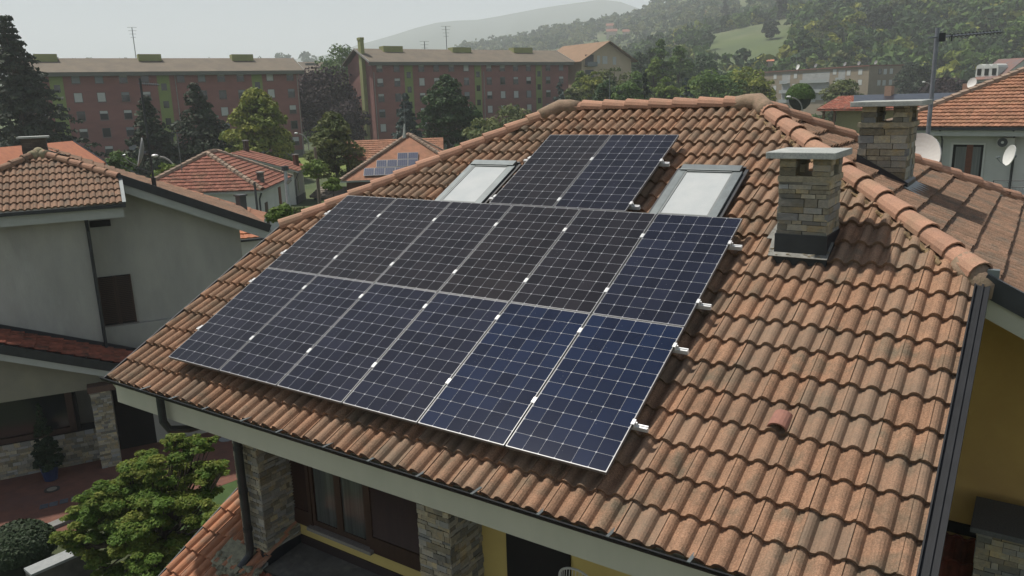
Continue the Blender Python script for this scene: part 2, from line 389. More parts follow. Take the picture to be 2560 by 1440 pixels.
# closed deck under the tiles
mb = MB()
def deckpts(poly, O, e, s): return [O+e*p[0]+s*p[1] for p in poly]
for poly, O, e, s, n in (([(p[0], max(p[1], EV+.10)) for p in polyF], RP(0, 0, T0-.012), E1, S1, N1), ([(0.0, vE), (yB-A.y, vE), (Rr.y-A.y, vR2), (0, 0)], A-N2*.012, E2, S2, N2)):
    mb.prism(deckpts(poly, O, e, s), (0, 0, -.10))
mb.prism([V((LX, Lr.y+dL*cs, Lr.z-dL*sn-.02)), V((LX, B.y, B.z-.02)), Lr-V((0, 0, .02))], (0, 0, -.1))
mb.prism([V((LX, Lr.y+dL*cs, Lr.z-dL*sn-.02)), V((9.0, Lr.y+dL*cs, Lr.z-dL*sn-.02)), Rr-V((0, 0, .02)), Lr-V((0, 0, .02))], (0, 0, -.1))
mb.build('roof_deck', SOFF, house)
# ridge, hips
up = .05
caps('ridge_tiles', Lr+V((0, 0, up)), Rr+V((0, 0, up)), (0, 0, 1), CAP, house)
caps('hip_tiles', A+V((.02, -.02, up+.0)), Rr+V((0, 0, up)), (0, 0, 1), CAP, house, r=.12, L=.395)
caps('hip_tiles', B+V((0, 0, up)), Lr+V((0, 0, up)), (0, 0, 1), CAP, house, r=.115, L=.40)
caps('hip_tiles', V((XE, yB, Rr.z-(XE-Rr.x)*sn/cs+up)), Rr+V((0, 0, up)), (0, 0, 1), CAP, house, r=.115)
caps('hip_tiles', V((LX, Lr.y+dL*cs, Lr.z-dL*sn+up)), Lr+V((0, 0, up)), (0, 0, 1), CAP, house)
def junction(P, pts):
    j = MB(); j.tube([V(P)+V(p) for p in pts], [.118, .132, .135, .13, .12], n=16); j.build('junction_cap', MOSS, house, smooth=True)
junction(Rr+V((0, 0, up)), [(-.36, 0, .0), (-.16, 0, .025), (.02, -.02, .03), (.17, -.17, -.06), (.26, -.26, -.11)])
junction(Lr+V((0, 0, up)), [(.33, 0, .0), (.14, 0, .02), (-.03, -.03, .02), (-.18, -.18, -.07), (-.28, -.28, -.12)])
q = MB(); hd = (Rr-A).normalized(); q.tube([A+V((0, 0, up))+hd*.22, A+V((0, 0, up-.01))+hd*.02, A+V((0, 0, up-.07))-hd*.13, A+V((0, 0, up-.15))-hd*.17], [.135, .13, .095, .03], n=14); q.build('hip_end_cap', MOSS, house, smooth=True)
# debris and mortar along the hip
q = MB(); rg = random.Random(4); pts = [A+hd*(.3+.05*k)+V((-.115+rg.uniform(-.02, .015), -.085+rg.uniform(-.02, .015), .0+rg.uniform(-.012, .012))) for k in range(84)]
q.tube(pts, [rg.uniform(.012, .038) for k in range(84)], 7)
q.build('mortar_bed', mat('mossy_mortar', (.3, .2, .1), (.13, .1, .06), scale=30, rough=1), house)
# vent tile standing proud of the field
q = MB(); vp = RP(7.43, 1.05, T0+.03); pts = []
q = MB(); n9 = 10; vs = []
for (s_, ra, lf) in ((-.07, .088, .05), (-.07, .070, .05), (.13, .085, .01), (.13, .067, .01)):
    vs += [vp+S1*s_+E1*(ra*math.cos(math.pi*k/(n9-1)))+N1*(lf+ra*.95*math.sin(math.pi*k/(n9-1))) for k in range(n9)]
fs = []
for k in range(n9-1): fs += [(k, k+1, 2*n9+k+1, 2*n9+k), (n9+k, 3*n9+k, 3*n9+k+1, n9+k+1), (k, n9+k, n9+k+1, k+1), (2*n9+k, 2*n9+k+1, 3*n9+k+1, 3*n9+k)]
q.rv(.2); q.add(vs, fs); q.build('vent_tile', mat('vent_tile_red', (.34, .16, .115), (.27, .13, .1), scale=20, rough=.9), house, smooth=False)
# verges
q = MB(); a = RP(HX+.062, EV-.05, T0+.03); b = RP(HX+.062, 3.22, T0+.03)
q.beam(a, b, .12, .05, N1); q.beam(a+E1*.0+N1*.03, b+E1*.0+N1*.03, .018, .02, N1); q.beam(RP(HX+.0, EV-.05, T0+.03), RP(HX+.0, 3.2, T0+.03), .012, .1, N1)
q.build('verge_flashing', SLATEM, house)
q = MB(); q.beam(RP(HX-.02, EV, T0-.17), RP(HX-.02, 3.2, T0-.17), .03, .2, N1); q.build('verge_board', SOFF, house)
q = MB(); q.beam(RP(LX-.03, EV-.03, T0+.02), RP(LX-.03, 3.05, T0+.02), .02, .11, N1); q.build('verge_flashing', BLACK, house)
q = MB(); q.beam(RP(LX+.0, EV, T0-.16), RP(LX+.0, 3.05, T0-.16), .03, .18, N1); q.build('verge_board', SOFF, house)
dn = -S2
q = MB(); q.beam(A+dn*.05+V((0, -.09, .02)), A+dn*3.9+V((0, -.09, .02)), .05, .20, N2); q.build('rake_gutter', BLACK, house)
q = MB(); q.beam(A+dn*.03+V((0, -.055, -.17)), A+dn*3.9+V((0, -.055, -.17)), .05, .22, N2); q.build('rake_board', SOFF, house)
q = MB(); q.bx(-.05, .05, -.04, .04, -.12, .06, M=Matrix.Translation(A+V((.13, -.03, .06)))); q.build('gutter_end', GREYM, house)
# eaves: gutter with brackets, beam
ye = RP(0, EV, T0).y
gy = ye-.055
def gz_at(x, y, Y): return ATY(x, y, Y).z
zl = gz_at(1000, 1180, gy-.065)
q = MB(); pr = []
for k in range(11):
    a = math.pi+math.pi*.62*k/10; pr.append((gy+.065*math.cos(a), zl+.065*math.sin(a)))
pr2 = [(gy+(p[0]-gy)*.93, zl+(p[1]-zl)*.93) for p in pr]; X0, X1 = LX-.02, HX+.1
for i in range(10):
    for Q, fl in ((pr, 0), (pr2, 1)):
        f = [(X0, *Q[i]), (X1, *Q[i]), (X1, *Q[i+1]), (X0, *Q[i+1])]; q.face(f[::-1] if fl else f)
for (X, ) in ((X0,), (X1,)): q.face([(X, *p) for p in pr])
q.tube([(X0, gy-.065, zl+.004), (X1, gy-.065, zl+.004)], .008, 6)
gut = q.build('gutter', SLATEM, house)
for k in range(14):
    x = -.1+k*.66+random.uniform(-.05, .05); q = MB(); q.bx(x-.014, x+.014, gy-.075, ye+.02, zl+.006, zl+.014); q.build('gutter_bracket', GREYM, gut)
zt = zl-.03; yb = ye+.03
zb = gz_at(1000, 1243, yb)
q = MB(); q.bx(ATY(292, 985, yb).x, HX-.05, yb, yb+.3, zb, zt-.09); q.bx(ATY(292, 985, yb).x, HX-.05, yb, yb+.02, zt-.09, zt-.07); q.build('eaves_beam', SOFF, house)
# upper storey walls
YP = .3; YW = .86
pc = ATY(520+575/3.79, 1060+1300/3.79, YP); pl = ATY(520+360/3.79, 1060+1235/3.79, YP)
PX1 = pc.x; PX0 = PX1-.47; zf = pc.z
q = MB(); q.bx(PX0+.06, HX-.55, YW, 5.5, zf-.1, zt-.1); wall = q.build('front_wall', YEL, house)
stone_box('stone_pillar', PX0, PX1, YP, YW+.02, zf-.2, zb+.1, house, STONE, MORT, ch=.055, lmin=.06, lmax=.2, seed=3)
q = MB(); q.bx(PX0-.012, PX1+.014, YP-.014, YW, zf-.2, zf+.12); q.build('pillar_flashing', BLACK, house)
P2a = ATY(1041, 1249, YP); P2b = ATY(1121, 1274, YP)
stone_box('stone_pillar', P2a.x, P2b.x, YP, YW+.5, zf-1.0, zb+.1, house, STONE, MORT, ch=.055, lmin=.06, lmax=.2, seed=5)
# plinth band and ledge at the foot of the wall
q = MB(); q.bx(PX1, P2a.x, YW-.02, YW+.01, zf-.05, zf+.12); q.build('plinth_band', mat('dark_plinth', (.03, .018, .017), rough=.7), house)
q = MB(); q.prism([(PX1-.05, YW+.01, zf+.0), (PX1-.05, YP-.1, zf-.06), (7.5, YP-.1, zf-.06), (7.5, YW+.01, zf)], (0, 0, -.1)); q.build('concrete_ledge', CONCR, house)
# window with louvred shutters
w0 = ATY(520+775/3.79, 1060+893/3.79, YW-.05); w1 = ATY(520+1040/3.79, 1060+985/3.79, YW-.05)
wz0 = w0.z; wz1 = zb+.02; wx0 = w0.x; wxs = wx0+.50; wxe = wxs+1.02
win = MB().bx(wxs, wxe, YW-.03, YW+.03, wz0+.06, wz1).build('window', DARKIN, house)
q = MB()
for (a, b) in ((wxs, wxs+.05), (wxe-.05, wxe), ((wxs+wxe)/2-.055, (wxs+wxe)/2+.055)): q.bx(a, b, YW-.065, YW-.02, wz0+.06, wz1)
q.bx(wxs+.05, wxe-.05, YW-.063, YW-.02, wz0+.06, wz0+.13); q.build('window_frame', WOOD, win)
q = MB(); q.bx(wxs+.06, wxe-.06, YW-.042, YW-.036, wz0+.13, wz1); q.build('window_pane', mat('curtained_pane', (.11, .12, .115), (.045, .05, .05), scale=3, rough=.12, stretch=(10, 1, .2)), win)
q = MB(); q.bx(wxs-.06, wxe+.08, YW-.14, YW+.02, wz0+.0, wz0+.045); q.build('window_sill', SILL, win)
def shutter(x0, x1, ang=0):
    q = MB(); y0 = YW-.075; t = .045
    q.bx(x0, x0+.06, y0, y0+t, wz0, wz1); q.bx(x1-.06, x1, y0, y0+t, wz0, wz1); q.bx(x0+.06, x1-.06, y0, y0+t, wz0, wz0+.22)
    z = wz0+.24
    while z < wz1-.05:
        q.prism([(x0+.06, y0+.002, z), (x0+.06, y0+.010, z+.004), (x0+.06, y0+t-.004, z+.034), (x0+.06, y0+t-.012, z+.030)], (x1-x0-.12, 0, 0)); z += .045
    return q.build('shutter', WOOD, win)
shutter(wx0, wxs-.01); shutter(wxe+.01, P2a.x-.005)
# rest of the front behind the beam: recess, door, terrace wall
xr = P2b.x
q = MB(); q.bx(xr+.35, xr+1.15, YW-.03, YW-.005, zf, wz1+.2); q.build('door', DARKIN, house)
# downpipes
dp = ATY(590, 1110, .18); de = ATY(625, 1395, .18)
q = MB(); X = (dp.x+de.x)/2
q.tube([(X, .2, zb+.25), (X, .2, -1.4), (X, .2, de.z+.12), (X, .17, de.z+.03), (X-.0, .02, de.z-.06)], .052, 12)
for z in (-1.15, -1.75, -2.3): q.tube([(X, .2, z), (X, .2, z+.05)], .062, 12)
q.build('downpipe', BLACK, house, smooth=False)
g0 = ATY(412, 1010, yb-.02); g1 = ATY(430, 1050, yb+.1)
q = MB(); q.tube([(g0.x+.02, gy, zl-.04), (g0.x+.02, gy, zb+.0), (g0.x+.05, gy+.05, zb-.12), (g0.x+.14, gy+.25, zb-.17), (g0.x+.35, YW+.25, zb-.25)], .05, 10); q.build('downpipe', BLACK, house)
# lower roof in front of the wall
LO = -2.55; VO = -1.25
polyL = [(-.19, -1.7), (8.6, -1.7), (8.6, -.15), (PX1+.02, -.15), (PX1+.02, 1.1), (-.19, 1.1)]
def LP(u, v): return RP(u, v, LO)
tile_sheet('lower_roof_tiles', LP(0, 0), E1, S1, N1, [(-.19, -3.0), (PX1+.04, -3.0), (PX1+.04, -.05), (-.19, -.05)], TILE_N, house, tl=.345)
tile_sheet('lower_roof_tiles', LP(0, 0)-V((0, 0, .01)), E1, S1, N1, [(PX1+.05, -3.0), (8.4, -3.0), (8.4, -1.12), (PX1+.05, -1.12)], TILE_D, house, tl=.345)
q = MB(); q.prism([LP(-.19, -2.95)-N1*.02, LP(PX1, -2.95)-N1*.02, LP(PX1, -.05)-N1*.02, LP(-.19, -.05)-N1*.02], (0, 0, -.1)); q.prism([LP(PX1, -2.95)-N1*.02, LP(8.4, -2.95)-N1*.02, LP(8.4, -1.13)-N1*.02, LP(PX1, -1.13)-N1*.02], (0, 0, -.1)); q.build('lower_roof_deck', SOFFG, house)
q = MB(); q.beam(LP(-.21, -3.0)+N1*.01, LP(-.21, -.05)+N1*.01, .02, .12, N1); q.build('verge_flashing', BLACK, house)
q = MB(); b0 = LP(.55, .2); rg = random.Random(3)
q.prism([LP(.42, -.9)+N1*.085, LP(.42, -1.3)+N1*.09, LP(.95, -1.36)+N1*.09, LP(.95, -.9)+N1*.085], N1*-.05)
for k in range(60): q.sphere(LP(.5+rg.uniform(-.05, .85), rg.uniform(-1.38, -1.15))+N1*(.07+rg.uniform(-.01, .02)), rg.uniform(.02, .06), 6, (1, 1, .5), .25)
q.build('mortar_patch', mat('lichen_mortar', (.3, .29, .2), (.16, .155, .11), scale=14, rough=1, bump=.6, c3=(.36, .35, .25), s3=5), house)
# lower storey
q = MB(); gzh = gz(2, 1); q.bx(.3, HX-.6, .2, 8.6, gzh-.5, zf-.16); q.build('ground_floor_wall', SOFFG, house)
q = MB(); q.bx(PX0+.06, HX-.55, 3.2, 8.5, zf-.1, 1.05); q.build('side_wall', YELB, house)
# right wing
YQ = 4.7; zq = ATY(2340, 1292, YQ).z
q = MB(); rz = lambda x: A.z-(x-A.x)*sn/cs-.3
q.prism([(8.0, YQ, zq-3.5), (12.0, YQ, zq-3.5), (12.0, YQ, rz(12.0)), (8.6, YQ, rz(8.6)), (8.0, YQ, rz(8.6))], (0, 4, 0)); q.build('wing_wall', YELB, house)
q = MB(); q.bx(8.1, 12, YQ-.03, YQ-.0, zq-.14, zq); q.build('plinth_band', DARKIN, house)
Ow = V((8.0, YQ-.02, zq-.2)); tile_sheet('porch_tiles', Ow, E1, S1, N1, [(0, -2.8), (4, -2.8), (4, -.02), (0, -.02)], TILE_D, house)
q = MB(); q.prism([Ow-N1*.02, Ow+S1*-2.8-N1*.02, Ow+S1*-2.8+E1*4-N1*.02, Ow+E1*4-N1*.02], (0, 0, -.1)); q.build('porch_deck', SOFFG, house)
# stone stack with granite cap beside the wing
ca = ATZ(2441, 1240, -1.6); cb_ = ATZ(2430, 1318, -1.6)
bx0 = ca.x+.07; st = stone_box('porch_chimney', bx0, bx0+.75, cb_.y+.1, ca.y-.1, -4.2, -1.66, house, STONE, MORT, ch=.06, lmin=.07, lmax=.22, seed=9)
q = MB(); q.bx(ca.x, ca.x+.9, cb_.y, ca.y, -1.66, -1.6); q.build('chimney_slab', GRAND, st)

# chimneys
def zroofF(y): return (y*sn/cs)+T0/cs
ch = stone_box('chimney', 6.76, 7.27, 3.08, 3.62, 1.15, 2.215, house, STONE, MORT, ch=.068, lmin=.09, lmax=.30, seed=12)
for k, (x0, x1, y0, y1) in enumerate(((6.76, 6.925, 3.08, 3.24), (7.10, 7.27, 3.08, 3.24), (6.76, 6.925, 3.46, 3.62), (7.10, 7.27, 3.46, 3.62))):
    for o in [stone_box('flue_pier', x0, x1, y0, y1, 2.215, 2.40, ch, STONE, MORT, ch=.07, lmin=.09, lmax=.2, seed=20+k)]: pass
q = MB(); q.bx(6.745, 7.285, 3.065, 3.635, 2.155, 2.215); q.build('stone_course', STONE, ch)
q = MB(); q.bx(6.64, 7.34, 2.96, 3.74, 2.40, 2.468); q.build('chimney_slab', GRAN, ch, bevel=.006)
q = MB(); q.bx(6.745, 7.285, 3.06, 3.64, 1.1, 1.60); q.build('base_flashing', BLACK, ch)
q = MB(); q.prism([RP(6.70, 3.29, -.135), RP(7.31, 3.29, -.135), RP(7.31, 3.6, -.135), RP(6.66, 3.6, -.135)], N1*.006); q.prism([RP(6.60, 3.6, -.14), RP(6.76, 3.6, -.14), RP(6.76, 4.1, -.14), RP(6.66, 4.1, -.14)], N1*.006); q.build('apron_flashing', LEAD, ch)
q = MB(); rg = random.Random(8)
for k in range(46):
    p = RP(rg.choice([rg.uniform(6.68, 6.95), rg.uniform(7.0, 7.3)]), rg.uniform(3.31, 3.44), -.128); q.sphere(p, rg.uniform(.004, .016), 6, (1.4, 1, .4), .3)
q.build('debris', mat('twigs', (.35, .3, .2), (.12, .09, .05), scale=60, rough=1), ch)
zr2 = A.z-(7.05-A.x)*sn/cs
c2 = stone_box('chimney', 7.04, 7.62, 5.65, 6.32, 1.75, 2.66, house, STONE, MORT, ch=.075, lmin=.1, lmax=.34, seed=31)
for k, (x0, x1, y0, y1) in enumerate(((7.05, 7.225, 5.66, 5.84), (7.42, 7.61, 5.66, 5.84), (7.05, 7.225, 6.13, 6.31), (7.42, 7.61, 6.13, 6.31))):
    stone_box('flue_pier', x0, x1, y0, y1, 2.66, 2.86, c2, STONE, MORT, ch=.07, lmin=.09, lmax=.2, seed=40+k)
q = MB(); q.bx(7.015, 7.645, 5.625, 6.345, 2.60, 2.66); q.build('stone_course', STONE, c2)
q = MB(); q.bx(6.93, 7.76, 5.52, 6.46, 2.86, 2.925); q.build('chimney_slab', GRAN, c2, bevel=.006)
q = MB(); zz = lambda x: A.z-(x-A.x)*sn/cs
q.prism([(7.03, 5.635, zz(7.03)-.05), (7.66, 5.635, zz(7.66)-.05), (7.66, 5.635, zz(7.66)+.13), (7.03, 5.635, zz(7.03)+.17)], (0, .72, 0)); q.build('base_flashing', BLACK, c2)
q = MB(); pt = lambda x, y, h: V((x, y, zz(x)))+N2*h
q.prism([pt(7.6, 5.55, .055), pt(7.84, 5.55, .055), pt(7.84, 6.45, .055), pt(7.6, 6.45, .055)], N2*.012); q.build('apron_flashing', GREYM, c2)

# roof windows (part of the house)
def skylight(u0, v0, w=.86, h=1.07):
    t = -.118; f = MB(); 
    def pb(mb, a0, a1, b0, b1, z0, z1): mb.prism([RP(a0, b0, z0), RP(a1, b0, z0), RP(a1, b1, z0), RP(a0, b1, z0)], N1*(z1-z0))
    pb(f, u0, u0+.105, v0, v0+h, -.2, t); pb(f, u0+w-.105, u0+w, v0, v0+h, -.2, t); pb(f, u0+.105, u0+w-.105, v0, v0+.07, -.2, t-.008)
    pb(f, u0+.03, u0+w-.03, v0+h-.01, v0+h+.115, -.19, t+.02)
    sk = f.build('skylight', GREYM, house, bevel=.004)
    g = MB(); pb(g, u0+.13, u0+w-.13, v0+.09, v0+h-.03, -.16, t-.012); g.build('glass', SKYG, sk)
    g = MB()
    pb(g, u0+.105, u0+.13, v0+.07, v0+h-.012, -.17, t-.004); pb(g, u0+w-.13, u0+w-.105, v0+.07, v0+h-.012, -.17, t-.004)
    pb(g, u0+.13, u0+w-.13, v0+.07, v0+.09, -.17, t-.004); pb(g, u0+.13, u0+w-.13, v0+h-.03, v0+h-.012, -.17, t+.005); g.build('sash', mat('sash_grey', (.2, .22, .22), rough=.5, metal=.3), sk)
    g = MB(); pb(g, u0-.05, u0-.002, v0-.1, v0+h+.1, -.2, -.155); pb(g, u0+w+.002, u0+w+.045, v0-.1, v0+h+.1, -.2, -.15); pb(g, u0, u0+w, v0+h+.12, v0+h+.15, -.2, -.14); pb(g, u0-.04, u0+w+.06, v0-.14, v0-.002, -.19, -.15)
    g.build('flashing', BLACK, sk)
skylight(1.60, 3.86); skylight(5.06, 3.86)

# ---------------------------------------------------------------- solar panels (each a thing), rails
PW, PH, PG = 1.032, 1.872, .02
Mrot = Matrix((( *E1, ), (*S1, ), (*N1, ))).transposed().to_euler()
def make_panel():
    t = empty('solar_panel', (0, 0, 0)); f = MB(); d = -.035; b = .007
    f.bx(0, b, 0, PH, d, 0); f.bx(PW-b, PW, 0, PH, d, 0); f.bx(b, PW-b, 0, b, d, -.0002); f.bx(b, PW-b, PH-b, PH, d, -.0002)
    f.build('panel_frame', FRAMEA, t, local=True)
    g = MB(); g.bx(b, PW-b, b, PH-b, -.008, -.002); g.build('cell_sheet', CELL, t, local=True)
    g = MB(); g.bx(PW/2-.08, PW/2+.08, PH-.2, PH-.1, -.035, -.0085); g.build('junction_box', BLACK, t, local=True)
    return t
pan0 = make_panel(); used = [False]
def put_panel(u, v, label, blue=0.0):
    o = pan0 if not used[0] else copy_tree(pan0); used[0] = True
    o.location = RP(u, v, 0); o.rotation_euler = Mrot; tag(o, label, 'solar panel', 'solar panels on the villa roof')
    for ch_ in o.children:
        if ch_.name.startswith('cell'): ch_.color = (.014-.008*blue, .0125+.001*blue, .0145+.027*blue, 1)  # bluer cells paint the viewing-angle reflection tint into each panel's own colour
ORD = ['leftmost', 'second from the left', 'third from the left', 'third from the right', 'second from the right', 'rightmost']
for i in range(6):
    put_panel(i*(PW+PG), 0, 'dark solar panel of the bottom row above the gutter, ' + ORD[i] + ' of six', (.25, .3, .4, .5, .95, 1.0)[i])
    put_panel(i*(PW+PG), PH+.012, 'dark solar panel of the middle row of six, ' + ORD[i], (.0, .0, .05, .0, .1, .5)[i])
put_panel(2.735, 3.773, 'dark solar panel of the top pair, beside the left roof window')
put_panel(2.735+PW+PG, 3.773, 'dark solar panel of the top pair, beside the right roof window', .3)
def rail(v, u0, u1, joints, label):
    t = MB(); 
    def pb(mb, a0, a1, b0, b1, z0, z1): mb.prism([RP(a0, b0, z0), RP(a1, b0, z0), RP(a1, b1, z0), RP(a0, b1, z0)], N1*(z1-z0))
    root = empty('mounting_rail', RP((u0+u1)/2, v, -.1), label, 'mounting rail', 'aluminium rails under the solar panels')
    pb(t, u0, u1, v-.02, v+.02, -.085, -.045); pb(t, u0, u1, v-.02, v-.006, -.045, -.037); pb(t, u0, u1, v+.006, v+.02, -.045, -.037)
    t.build('rail_bar', ALU, root)
    n = int((u1-u0)/.9)
    for k in range(n+1):
        x = u0+.25+k*(u1-u0-.5)/max(n, 1); h = MB(); pb(h, x-.015, x+.015, v-.03, v-.021, -.22, -.05); pb(h, x-.015, x+.015, v-.05, v+.05, -.2, -.19); h.build('roof_hook', GREYM, root)
    for j in joints:
        c = MB()
        if j[1] == 'm': pb(c, j[0]-.02, j[0]+.02, v-.035, v+.035, .001, .006); pb(c, j[0]-.008, j[0]+.008, v-.03, v+.03, -.04, .001); c.tube([RP(j[0], v, .005), RP(j[0], v, .012)], .007, 6)
        else:
            s_ = j[2]; pb(c, min(j[0]-s_*.012, j[0]+s_*.02), max(j[0]-s_*.012, j[0]+s_*.02), v-.03, v+.03, .001, .006); pb(c, min(j[0]+s_*.006, j[0]+s_*.02), max(j[0]+s_*.006, j[0]+s_*.02), v-.03, v+.03, -.045, .001)
            c.tube([RP(j[0]+s_*.032, v, -.04), RP(j[0]+s_*.032, v, .0)], .008, 8)
        c.build('clamp', ALU, root)
jm = [(i*(PW+PG)-PG/2, 'm') for i in range(1, 6)]; jr = [(0, 'e', -1), (5*(PW+PG)+PW, 'e', 1)]
for v, lb in ((.585, 'bottom'), (1.605, 'second'), (2.275, 'third'), (3.295, 'top')):
    rail(v, -.125, 6.425, jm+jr, 'bright aluminium rail under the two long rows of panels, '+lb+(' one' if lb in ('bottom', 'top') else ' from the gutter'))
for v, lb in ((3.945, 'lower'), (4.97, 'upper')):
    rail(v, 2.62, 4.93, [(2.735+PW+PG/2, 'm'), (2.735, 'e', -1), (2.735+2*PW+PG, 'e', 1)], 'short aluminium rail under the top pair of panels, the '+lb+' of the two')

# ---------------------------------------------------------------- neighbour villa on the left
FL = Fr((-14.9, 4.625, .5), 61.1)
nv = empty('villa', FL.p(1, 3, -7.3), 'grey rendered villa with a brown tiled roof at the left edge', 'house')
sL = R(29.9); oL = V((-14.9, 4.625, .46)); eL = FL.e; wL = FL.w*math.cos(sL)+V((0, 0, math.sin(sL))); nL = eL.cross(wL)
polyN = [(-6.2, -.05), (3.0, -.05), (3.0, 1.25), (.93, 2.78), (-3.8, 2.78), (-6.2, 1.4)]
polyN = [(-3.6, -.05), (3.0, -.05), (3.0, 1.25), (.93, 2.8), (-3.6, -.25+.05)]
polyN = [(-2.6, -.05), (3.0, -.05), (3.0, 1.25), (.93, 2.8)]
tile_sheet('roof_tiles', oL, eL, wL, nL, polyN, TILE_B, nv, v0=-.05, h=.05)
apex = oL+eL*.93+wL*2.8; cor = oL+eL*3.0+wL*1.25
caps('hip_tiles', cor+V((0, 0, .04)), apex+V((0, 0, .06)), (0, 0, 1), CAP, nv, r=.13, L=.4)
caps('hip_tiles', oL+eL*-2.6+wL*-.05+V((0, 0, .04)), apex+V((0, 0, .06)), (0, 0, 1), TILE_B, nv, r=.13, L=.4)
q = MB(); 
for d in (cor-apex, oL+eL*-2.6-apex, FL.w): d = V(d).normalized(); q.tube([apex+V((0, 0, .05)), apex+V((0, 0, .05))+d*.27], [.15, .16], n=14)
q.sphere(apex+V((0, 0, .07)), .17, 14); q.build('junction_cap', mat('pale_moss_cap', (.36, .31, .18), (.3, .27, .19), scale=14, rough=.95), nv, smooth=True)
# wing roof whose rake faces us
wk = 1.09
cu, cz = 3.0, cor.z+.02; eu = 7.32; ez = FL.at(672, 572, wk)[1]+.02
sl = (cz-ez)/(eu-cu)
def wing(u, w, dz=0): return FL.p(u, w, cz-(u-cu)*sl+dz)
Ow2 = wing(eu, wk); ew = FL.w; sw = (wing(cu, wk)-wing(eu, wk)).normalized(); nw = ew.cross(sw)
if nw.z < 0: nw = -nw
LW = (wing(cu, wk)-wing(eu, wk)).length
ext = (apex-cor).length*.9
tile_sheet('wing_roof_tiles', Ow2, ew, sw, nw, [(0, 0), (6.5, 0), (1.55+6.5*.0+1.4, LW+2.3), (0, LW)], TILE_B, nv, h=.03, segs=10)
q = MB(); q.prism([wing(eu, wk, -.04), wing(eu, wk+6.5, -.04), wing(.93, wk+3, -.04), wing(cu, wk, -.04)], (0, 0, -.12)); q.build('wing_deck', GREYR, nv)
q = MB(); q.beam(wing(cu-.05, wk-.07, .0), wing(eu, wk-.07, .0), .06, .26, nw); q.build('rake_gutter', BLACK, nv)
q = MB(); q.beam(wing(cu-.05, wk-.03, -.26), wing(eu-.05, wk-.03, -.26), .06, .27, nw); q.build('rake_board', SOFFG, nv)
q = MB(); q.beam(oL+eL*3.05+wL*-.05+nL*.03, oL+eL*3.05+wL*1.2+nL*.03, .10, .06, nL); q.build('verge_flashing', GREYM, nv)
q = MB(); q.bx(-3, 3.08, -.13, .0, .33, .43, fr=FL); q.build('gutter', BLACK, nv)
q = MB(); q.bx(-3, 3.0, .0, .25, .03, .33, fr=FL); q.build('eaves_beam', SOFFG, nv)
q = MB(); q.bx(-3, 1.95, .6, 3.2, -4.4, .04, fr=FL); q.build('front_wall', GREYR, nv)
q = MB(); wt = lambda u: cz-(u-cu)*sl-.30
q.prism([FL.p(1.95, 1.62, -4.4), FL.p(6.42, 1.62, -4.4), FL.p(6.42, 1.62, wt(6.42)), FL.p(1.95, 1.62, wt(1.95))], FL.w*5); q.build('side_wall', GREYR, nv)
wn = MB().bx(1.98, 2.94, 1.56, 1.7, -3.56, -1.99, fr=FL).build('window', DARKIN, nv)
q = MB()
for a, b in ((1.98, 2.46), (2.47, 2.94)):
    q.bx(a, a+.05, 1.52, 1.56, -3.56, -1.99, fr=FL); q.bx(b-.05, b, 1.52, 1.56, -3.56, -1.99, fr=FL)
    z = -3.5
    while z < -2.05: q.bx(a+.05, b-.05, 1.53, 1.555, z, z+.035, fr=FL); z += .06
q.build('shutter', WOOD, wn); q = MB(); q.bx(1.93, 3.0, 1.48, 1.62, -3.64, -3.57, fr=FL); q.build('window_sill', SILL, wn)
q = MB(); q.bx(2.02, 2.6, 1.58, 1.63, -.4, -.2, fr=FL); q.build('vent_opening', DARKIN, nv)
q = MB(); q.tube([FL.p(1.98, .06, .35), FL.p(1.98, .1, .1), FL.p(1.98, .52, -.35), FL.p(1.98, .52, -4.1)], .05, 10); q.build('downpipe', BLACK, nv)
# lower gabled roof in front
def lowz(u): return -3.0-(u+.5)*.385
q = MB(); q.prism([FL.p(-4, .58, lowz(-4)-.12), FL.p(4.2, .58, lowz(4.2)-.12), FL.p(4.2, .58, lowz(4.2)+.10), FL.p(-4, .58, lowz(-4)+.10)], -FL.w*.05); q.build('wall_flashing', BLACK, nv)
O5 = FL.p(4.4, -1, lowz(4.4)-.1); s5 = (FL.p(-4, -1, lowz(-4)-.1)-O5).normalized(); n5 = FL.w.cross(s5)
if n5.z < 0: n5 = -n5
tile_sheet('lower_roof_tiles', O5, FL.w, s5, n5, [(0, 0), (1.56, 0), (1.56, 8.8), (0, 8.8)], TILE_D, nv, segs=10)
q = MB(); q.prism([O5-n5*.02, O5+FL.w*1.5-n5*.02, O5+FL.w*1.5+s5*8.8-n5*.02, O5+s5*8.8-n5*.02], (0, 0, -.15)); q.build('lower_deck', SOFFG, nv)
q = MB(); q.beam(FL.p(-4, -1.06, lowz(-4)-.19), FL.p(4.4, -1.06, lowz(4.4)-.19), .06, .26, n5); q.build('lower_gutter', BLACK, nv)
q = MB(); q.beam(FL.p(-4, -1.03, lowz(-4)-.42), FL.p(4.4, -1.03, lowz(4.4)-.42), .06, .21, n5); q.build('lower_board', SOFFG, nv)
GL = -7.3
q = MB(); q.prism([FL.p(-4, -.6, -4.8), FL.p(2.0, -.6, -4.9), FL.p(2.0, -.6, lowz(2.0)-.3), FL.p(-4, -.6, lowz(-4)-.3)], FL.w*.25); q.build('lower_wall', mat('olive_render', (.30, .29, .22), (.24, .235, .19), scale=.8, rough=.95), nv)
q = MB(); q.bx(-4, 6.4, 1.4, 7.2, GL-.3, -3.6, fr=FL); q.build('ground_floor_wall', GREYR, nv)
pk = stone_box('stone_pillar', 1.42, 1.95, -1.0, -.5, GL-.2, -4.85, nv, STONE, MORT, ch=.07, fr=FL, seed=51)
q = MB(); q.bx(1.36, 3.3, -1.02, -.3, -4.9, -4.72, fr=FL); q.build('porch_beam', mat('red_brown_beam', (.13, .08, .06), rough=.9), nv)
